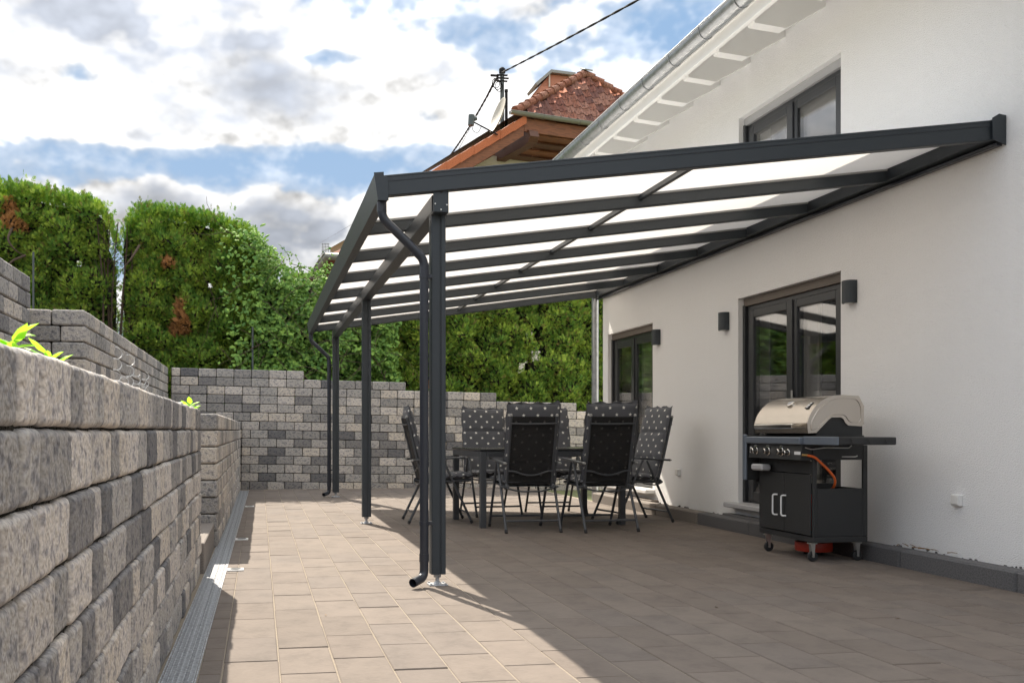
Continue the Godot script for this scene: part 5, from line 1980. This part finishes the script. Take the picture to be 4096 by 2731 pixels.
	for i in 8:
		var a: Vector2 = pr[i]
		var b: Vector2 = pr[i + 1]
		gu.squad(P.call(-0.20, yg + a.y - 0.03, -0.09 + a.x), P.call(6.7, yg + a.y - 0.03, -0.09 + a.x), P.call(6.7, yg + b.y - 0.03, -0.09 + b.x), P.call(-0.20, yg + b.y - 0.03, -0.09 + b.x),
			Vector3(0, a.y, -a.x).normalized(), Vector3(0, a.y, -a.x).normalized(), Vector3(0, b.y, -b.x).normalized(), Vector3(0, b.y, -b.x).normalized())
	gu.tube(PackedVector3Array([P.call(-0.20, yg - 0.03, -0.175), P.call(6.7, yg - 0.03, -0.175)]), 0.014, 8)
	gu.fquad(P.call(-0.20, yg - 0.13, -0.03), P.call(-0.20, yg - 0.03, -0.18), P.call(-0.20, yg - 0.03, 0.0), P.call(-0.20, yg - 0.13, -0.05), Vector3.LEFT)
	for k in 5:
		gu.tube(PackedVector3Array([P.call(0.9 + 1.25 * k, yg - 0.03, -0.18), P.call(0.9 + 1.25 * k, yg - 0.115, -0.155), P.call(0.9 + 1.25 * k, yg - 0.14, -0.09), P.call(0.9 + 1.25 * k, yg - 0.115, -0.02)]), 0.014, 6)
	part("gutter", gu, M.old_zinc, root)
	# verge tiles, barge board, purlin, timber soffit
	for k in 7:
		var u1 := 0.36 - 0.43 * k
		var u0 := u1 - 0.425
		var m := MB.new()
		var y1 := 9.66 + 0.64 * u1
		var y0 := 9.66 + 0.64 * u0
		m.prism(PackedVector2Array([Vector2(u0, y0 - 0.02), Vector2(u1, y1 + 0.0), Vector2(u1, y1 + 0.255), Vector2(u0, y0 + 0.235)]), Transform3D(Basis(), Vector3(0, 0, 0.06 + 0.006 * (k % 2))), -0.05)
		m.prism(PackedVector2Array([Vector2(u0, y0 + 0.215), Vector2(u1, y1 + 0.235), Vector2(u1, y1 + 0.257), Vector2(u0, y0 + 0.237)]), Transform3D(Basis(), Vector3(0, 0, 0.058 + 0.006 * (k % 2))), -0.36)
		part("verge_tile", m, M.verge, root)
	var bb := MB.new()
	bb.prism(PackedVector2Array([Vector2(-2.6, 9.64 - 2.6 * 0.64), Vector2(0.30, 9.64 + 0.30 * 0.64), Vector2(0.30, 9.34 + 0.30 * 0.64), Vector2(-2.6, 9.30 - 2.6 * 0.64)]), Transform3D(Basis(), Vector3(0, 0, 0.0)), -0.06)
	part("barge_board", bb, M.wood, root)
	var pu := MB.new()
	pu.prism(PackedVector2Array([Vector2(0.04, 9.74), Vector2(-0.10, 9.68), Vector2(-0.17, 9.50), Vector2(-0.05, 9.36), Vector2(0.2, 9.30), Vector2(2.0, 9.30), Vector2(2.0, 9.74)]), Transform3D(Basis(Vector3.UP, PI / 2), Vector3(0.42, 0, 0.0)), 0.30)
	part("purlin", pu, M.wood_dark, root)
	var fb := MB.new()
	fb.bar(P.call(0.32, 9.66, 0.02), P.call(6.6, 10.06, 0.07), 0.01)
	part("eaves_beam", fb, M.wood, root)
	for k in 4:
		var so := MB.new()
		so.bar(P.call(0.75, 9.62 - 0.08 * k, 0.10 + 0.44 * k), P.call(6.6, 9.66 - 0.08 * k, 0.52 + 0.44 * k), 0.01)
		part("soffit_board", so, M.wood if k % 2 == 0 else M.wood_dark, root)
	var wl := MB.new()
	wl.prism(PackedVector2Array([Vector2(-1.9, -1.0), Vector2(6.2, -1.0), Vector2(6.2, 9.40), Vector2(0.3, 9.45), Vector2(-1.9, 8.1)]), Transform3D(Basis(), Vector3(0, 0, -1.9)), -9.5)
	part("wall", wl, M.cream, root)
	# chimney with its slanting hood
	var ch := MB.new()
	var cx := 9.95
	var cd := 32.0
	ch.bar(V(9.62, 10.2, cd), V(10.75, 12.85, cd + 0.9), 0.01)
	wpart("chimney", ch, M.chimney, root)
	var hd := MB.new()
	hd.prism(PackedVector2Array([Vector2(9.46, 12.92), Vector2(10.02, 13.42), Vector2(10.90, 13.36), Vector2(10.90, 13.27), Vector2(10.04, 13.32), Vector2(9.52, 12.84)]), Transform3D(Basis(), V(0, 0, cd + 1.0)), 1.1)
	wpart("chimney_hood", hd, M.old_zinc, root)
	var hc := MB.new()
	hc.prism(PackedVector2Array([Vector2(9.64, 12.85), Vector2(10.02, 13.30), Vector2(10.72, 13.26), Vector2(10.72, 12.85)]), Transform3D(Basis(), V(0, 0, cd + 0.85)), 0.8)
	wpart("chimney_cowl", hc, M.chimney, root)
	var hv := MB.new()
	hv.tube(PackedVector3Array([V(9.98, 12.2, cd - 0.02), V(9.98, 13.30, cd - 0.02)]), 0.03, 8)
	wpart("chimney_pipe", hv, M.cream, root)
	# roof mast with insulators, dish on its own bracket
	var mast := thing("roof_mast", V(7.389, 9.6, 28.5), "grey steel roof mast with cable clamps above the tiled roof", "mast")
	var mm := MB.new()
	mm.tube(PackedVector3Array([V(7.389, 9.6, 28.5), V(7.389, 11.95, 28.5)]), 0.065, 12)
	wpart("pole", mm, M.pole, mast)
	var cl := MB.new()
	cl.lathe(PackedVector2Array([Vector2(0.10, 11.30), Vector2(0.10, 11.42), Vector2(0.05, 11.47), Vector2(0.0, 11.48)]), Transform3D(Basis(), V(7.0, 0, 27.0)), 12)
	for k in 3:
		cl.bar(V(6.82, 11.02 + 0.09 * k, 26.93), V(7.2 if k == 1 else 7.16, 11.06 + 0.09 * k, 27.0), 0.004)
	cl.bar(V(6.62, 11.16, 26.92), V(6.82, 11.22, 26.98), 0.004)
	var cg := wpart("cable_clamp", cl, M.wire, mast)
	cg.position += V(0.389, 0.58, 1.5)
	for k in 3:
		var lp := MB.new()
		var pts := PackedVector3Array()
		for i in 14:
			var a := TAU * i / 13.0
			pts.append(V(6.78 + 0.05 * k + 0.12 * cos(a), 10.95 + 0.15 * sin(a) - 0.05 * k, 26.92))
		lp.tube(pts, 0.014, 5)
		var lg := wpart("cable_loop", lp, M.wire, mast)
		lg.position += V(0.389, 0.58, 1.5)
	var tp := thing("vent_pipe", V(7.15, 9.0, 27.1), "thin dark pipe standing beside the roof mast", "pipe")
	var tm2 := MB.new()
	tm2.tube(PackedVector3Array([V(7.52, 9.6, 28.5), V(7.52, 11.32, 28.5)]), 0.045, 10)
	tm2.tube(PackedVector3Array([V(7.52, 11.30, 28.5), V(7.52, 11.38, 28.5)]), 0.055, 10)
	wpart("tube", tm2, M.wire, tp)
	var ds := thing("satellite_dish", V(6.9, 9.6, 26.9), "beige satellite dish in front of the roof mast, seen nearly edge-on", "satellite dish")
	var dn := Vector3(-0.95, 0.30, 0.10).normalized()
	var db := Basis(dn.cross(Vector3.UP).normalized(), dn, dn.cross(Vector3.UP).normalized().cross(dn))
	var dm := MB.new()
	var dp := PackedVector2Array()
	for i in 7:
		var r := 0.50 * i / 6.0
		dp.append(Vector2(r, 0.42 * r * r))
	dp.append(Vector2(0.515, 0.105))
	dm.lathe(dp, Transform3D(db, V(6.90, 9.98, 26.8)), 28)
	var dq := PackedVector2Array()
	for i in 7:
		var r := 0.50 * (6 - i) / 6.0
		dq.append(Vector2(r, 0.42 * r * r - 0.02))
	dm.lathe(dq, Transform3D(db, V(6.90, 9.98, 26.8)), 28)
	wpart("reflector", dm, M.dish, ds)
	var ar := MB.new()
	ar.tube(PackedVector3Array([V(6.80, 9.42, 26.75), V(6.02, 9.72, 26.6)]), 0.022, 8)
	wpart("feed_arm", ar, M.wire, ds)
	var ln := MB.new()
	ln.tube(PackedVector3Array([V(5.98, 9.60, 26.6), V(6.0, 9.90, 26.6)]), 0.09, 12)
	ln.tube(PackedVector3Array([V(6.06, 9.78, 26.6), V(6.14, 9.82, 26.6)]), 0.06, 10)
	wpart("feed_horn", ln, M.pole, ds)
	var lw := MB.new()
	lw.tube(bend(PackedVector3Array([V(6.0, 9.6, 26.6), V(6.05, 9.42, 26.6), V(6.2, 9.40, 26.6), V(6.28, 9.58, 26.62)]), 0.08), 0.010, 5)
	wpart("feed_cable", lw, M.wire, ds)
	# overhead cables
	wire("overhead_cable", V(7.35, 11.86, 28.42), V(9.095, 8.298, 8.21), 0.10, 0.028, "thick twisted black overhead cable running from the roof mast over the white house")
	wire("overhead_cable", V(7.25, 11.78, 28.42), V(7.9, 12.54, 42.3), 0.25, 0.036, "thick black overhead cable dropping from the roof mast behind the patio roof")
	wire("overhead_cable", V(7.14, 11.67, 28.42), V(8.3, 12.6, 41.4), 0.1, 0.010, "thin grey wire dropping from the roof mast beside the thick black cable")
	# a second roof far behind the vines
	var h2 := thing("distant_house", V(3.2, 0, 31.0), "distant house corner with grey gutter showing beside the patio roof", "house")
	var m := MB.new()
	# hipped roof: eaves to the front and running back to the left
	var e0 := V(2.12, 6.42, 30.05)
	var e1 := V(1.50, 6.42, 40.0)
	var e2 := V(9.0, 6.42, 31.0)
	var rg := V(5.2, 8.6, 34.5)
	var rh := V(4.8, 8.6, 40.0)
	m.ftri(e0, e2, rg, V(-0.1, 0.8, -0.5))
	m.ftri(e0, rg, rh, V(-0.6, 0.8, 0))
	m.ftri(e0, rh, e1, V(-0.6, 0.8, 0))
	m.ftri(e2, rg, rh, V(0.6, 0.8, 0))
	m.fquad(e0, e2, V(8.5, 6.40, 40), e1, Vector3.DOWN)
	wpart("roof", m, M.tile[0], h2)
	var w2 := MB.new()
	w2.box(V(2.7, 0, 31.2), V(8.0, 6.38, 39.8))
	wpart("wall", w2, M.wood_dark, h2)
	var g2 := MB.new()
	g2.tube(PackedVector3Array([V(9.0, 6.38, 30.95), V(2.12, 6.38, 30.0), V(1.50, 6.38, 40.0)]), 0.12, 12)
	g2.tube(PackedVector3Array([V(2.02, 6.46, 29.95), V(1.40, 6.46, 40.0)]), 0.03, 8)
	for k in 6:
		g2.tube(PackedVector3Array([V(2.10 - 0.11 * k, 6.38, 30.4 + 1.7 * k), V(2.096 - 0.11 * k, 6.38, 30.46 + 1.7 * k)]), 0.135, 12)
	wpart("gutter", g2, M.old_zinc, h2)
	var an2 := thing("roof_aerial", V(2.12, 6.4, 31.0), "small wire roof aerial behind the vines, left of the patio roof", "aerial")
	for k in 5:
		var q := MB.new()
		q.tube(PackedVector3Array([V(2.02 + 0.05 * k, 6.45, 31.0), V(2.04 + 0.05 * k, 6.98, 31.0)]), 0.008, 4)
		q.tube(PackedVector3Array([V(2.0, 6.55 + 0.1 * k, 31.0), V(2.26, 6.57 + 0.1 * k, 31.0)]), 0.008, 4)
		wpart("rod", q, M.pole, an2)
	var h3 := thing("distant_house", V(1.1, 0, 34.0), "distant low red roof just showing above the vines", "house")
	var r3 := MB.new()
	r3.prism(PackedVector2Array([Vector2(0.6, 6.0), Vector2(1.0, 6.48), Vector2(1.85, 6.5), Vector2(2.2, 6.0)]), Transform3D(Basis(), V(0, 0, 40.0)), 6.0)
	wpart("roof", r3, M.tile[1], h3)
	var w3 := MB.new()
	w3.box(V(0.75, 0, 34.2), V(2.1, 6.02, 39.8))
	wpart("wall", w3, M.cream, h3)

func wire(called: String, a: Vector3, b: Vector3, sag: float, r: float, label: String) -> void:
	var m := MB.new()
	var n := 160
	var strands := 2 if r > 0.015 else 1
	for s in strands:
		var pts := PackedVector3Array()
		for i in n + 1:
			var f := float(i) / n
			var p := a.lerp(b, f) - Vector3(0, sag * 4.0 * f * (1.0 - f), 0)
			if strands > 1:
				var an := f * 95.0 + PI * s
				p += Vector3(cos(an), sin(an), 0) * r * 0.35
			pts.append(p)
		m.tube(pts, r * (0.7 if strands > 1 else 1.0), 6, false)
	top(called, m, M.wire, label, "cable", "overhead cables at the roof mast")

func small_things() -> void:
	# wall lamps: half round shells, open above and below
	var n := 0
	for d in [[10.065, "dark half-round wall lamp beside the far terrace door"], [8.50, "dark half-round wall lamp on the wall between the two terrace doors"], [6.55, "dark half-round wall lamp to the right of the nearer terrace door"]]:
		var o := thing("wall_lamp", V(XW, 1.937, d[0]), d[1], "wall lamp", "wall lamps along the terrace")
		var m := MB.new()
		var poly := PackedVector2Array([Vector2(0.0, -0.054), Vector2(-0.03, -0.054)])
		for i in 9:
			var a := -PI / 2 + PI * i / 8.0
			poly.append(Vector2(-0.042 - cos(a) * 0.036, sin(a) * 0.054))
		poly.append(Vector2(-0.03, 0.054))
		poly.append(Vector2(0.0, 0.054))
		m.prism(poly, Transform3D(Basis(Vector3.RIGHT, Vector3.FORWARD, Vector3.UP), Vector3(0.0, -0.084, 0)), 0.168)
		part("shell", m, M.anth, o)
		var q := MB.new()
		q.lathe(PackedVector2Array([Vector2(0.0, -0.088), Vector2(0.030, -0.088), Vector2(0.030, -0.080)]), Transform3D(Basis(), Vector3(-0.035, 0, 0)), 16)
		part("lens", q, M.plastic_white, o)
		n += 1
	for s in [[9.53, "white outdoor socket low on the wall, between the two terrace doors"], [5.455, "white outdoor socket low on the wall at the right, beyond the grill"]]:
		var o := thing("wall_socket", V(XW, 0.458, s[0]), s[1], "socket", "wall sockets")
		var m := MB.new()
		m.bar(Vector3(-0.030, -0.036, -0.036), Vector3(0.0, 0.036, 0.036), 0.004)
		part("box", m, M.plastic_white, o)
		var l := MB.new()
		l.bar(Vector3(-0.038, -0.026, -0.030), Vector3(-0.030, 0.034, 0.030), 0.003)
		part("flap", l, M.white, o)
	# plants on the near planting bed
	var bright := mat(sc(0.13, 0.28, 0.03), 0.5)
	bright.backlight_enabled = true
	bright.backlight = Color(0.75, 1.0, 0.25)
	var lm := leaf_mesh()
	var clusters := [[-0.50, 2.02, 1.045, 0.062, 10, "fresh green leafy plant showing above the near stone wall at the left edge of view"], [-0.50, 2.34, 1.03, 0.055, 9, "second fresh green leafy plant above the near stone wall, lower than its neighbour"], [-0.56, 7.9, 1.07, 0.10, 8, "small green plant beside the striped pot at the end of the near wall"]]
	for c in clusters:
		var o := thing("leafy_plant", V(c[0], c[2] - 0.05, c[1]), c[5], "plant", "green plants on the planting bed")
		var st := MB.new()
		st.tube(PackedVector3Array([Vector3(0, -0.02, 0), Vector3(0.01, 0.06, 0)]), 0.005, 6)
		part("stem", st, bright, o)
		for k in c[4]:
			var a: float = TAU * k / c[4] + R(-0.3, 0.3)
			var t := facing(Vector3(cos(a), R(0.15, 0.75), sin(a)), Vector3(-cos(a) * 0.4, 1, -sin(a) * 0.4), c[3] * R(0.75, 1.25))
			t.basis = t.basis * Basis().scaled(Vector3(0.6, 1, 1))
			t.origin = Vector3(0.01, 0.05 + R(0, 0.05), 0)
			put("leaf", lm, bright, o, t)
	var yl := thing("leafy_plant", V(-2.25, 1.88, 15.2), "yellow green spiky plant at the foot of the hedge gap", "plant", "green plants on the planting bed")
	for k in 12:
		var a := R(0, TAU)
		var t := facing(Vector3(cos(a) * 0.6, R(0.6, 1.2), sin(a) * 0.6), Vector3(-cos(a), 1, -sin(a)), R(0.25, 0.42))
		t.basis = t.basis * Basis().scaled(Vector3(0.25, 1, 1))
		put("leaf", lm, bright, yl, t)
	# striped ribbed pot behind the end of the near wall
	var pot := thing("striped_pot", V(-0.60, 0.93, 6.75), "round black and white ribbed pot behind the end of the near stone wall", "pot")
	for k in 6:
		var m := MB.new()
		var y := 0.028 * k
		var r := 0.10 - 0.006 * k
		m.lathe(PackedVector2Array([Vector2(0.0, y), Vector2(r - 0.008, y), Vector2(r, y + 0.007), Vector2(r, y + 0.019), Vector2(r - 0.008, y + 0.026), Vector2(0.0, y + 0.027)]), Transform3D(), 28)
		part("ring", m, M.plastic_white if k % 2 == 1 else M.rubber, pot)
	# curled white wires standing before the upper wall
	var cw := thing("curled_wire_ornament", V(-1.30, 0.95, 10.2), "thin white curled wires standing in front of the upper stone wall", "garden ornament")
	for q in [[9.1, 1.66, 0], [9.55, 1.45, 1], [10.0, 1.68, 0], [10.5, 1.52, 1], [11.0, 1.46, 0], [11.3, 1.56, 1]]:
		var m := MB.new()
		var pts := PackedVector3Array()
		var ph := R(0, TAU)
		for i in 120:
			var f := i / 119.0
			var a := f * TAU * 6.5 + ph
			var r := 0.035 + 0.045 * f * f
			pts.append(V(-1.31 + 0.03 * cos(a), 0.97 + (q[1] - 0.97) * f + 0.025 * sin(a), q[0] + r * cos(a) + 0.15 * f))
		m.tube(pts, 0.0042, 5, false)
		wpart("curl", m, M.plastic_white, cw)
	# dry twigs and leaves on the gravel behind the grill
	var tw := thing("dry_twigs", V(4.35, 0.11, 5.75), "dry brown twigs lying on the gravel beside the grill", "twigs")
	var tmat := mat(sc(0.25, 0.15, 0.07), 0.9)
	for k in 9:
		var m := MB.new()
		var p := V(4.30 + R(-0.02, 0.07), 0.118 + R(0, 0.006), R(5.5, 5.95))
		var d := Vector3(R(-0.05, 0.05), R(-0.002, 0.008), R(-0.15, 0.15))
		m.tube(PackedVector3Array([p, p + d * 0.5 + Vector3(0, 0.003, 0), p + d]), 0.0035, 5, true, 0.0015)
		wpart("twig", m, tmat, tw)
	var n2 := 0
	for p in [[3.02, 4.15, "tiny dry brown leaf on the paving, right foreground"], [2.30, 4.55, "tiny rust coloured leaf on the shaded paving"], [0.32, 4.65, "tiny dry twig on the sunlit paving near the drain"], [3.6, 3.75, "tiny brown leaf on the paving near the right edge"]]:
		var m := MB.new()
		m.fquad(Vector3(-0.012, 0.002, 0), Vector3(0, 0.006, -0.005), Vector3(0.012, 0.002, 0), Vector3(0, 0.003, 0.006), Vector3.UP)
		m.fquad(Vector3(-0.012, 0.0015, 0), Vector3(0, 0.0055, -0.005), Vector3(0.012, 0.0015, 0), Vector3(0, 0.0025, 0.006), Vector3.DOWN)
		var o := top("fallen_leaf", m, tmat, p[2], "leaf", "fallen leaves on the paving")
		o.position = V(p[0], 0.001, p[1])
		o.rotation.y = R(0, 6)
		n2 += 1
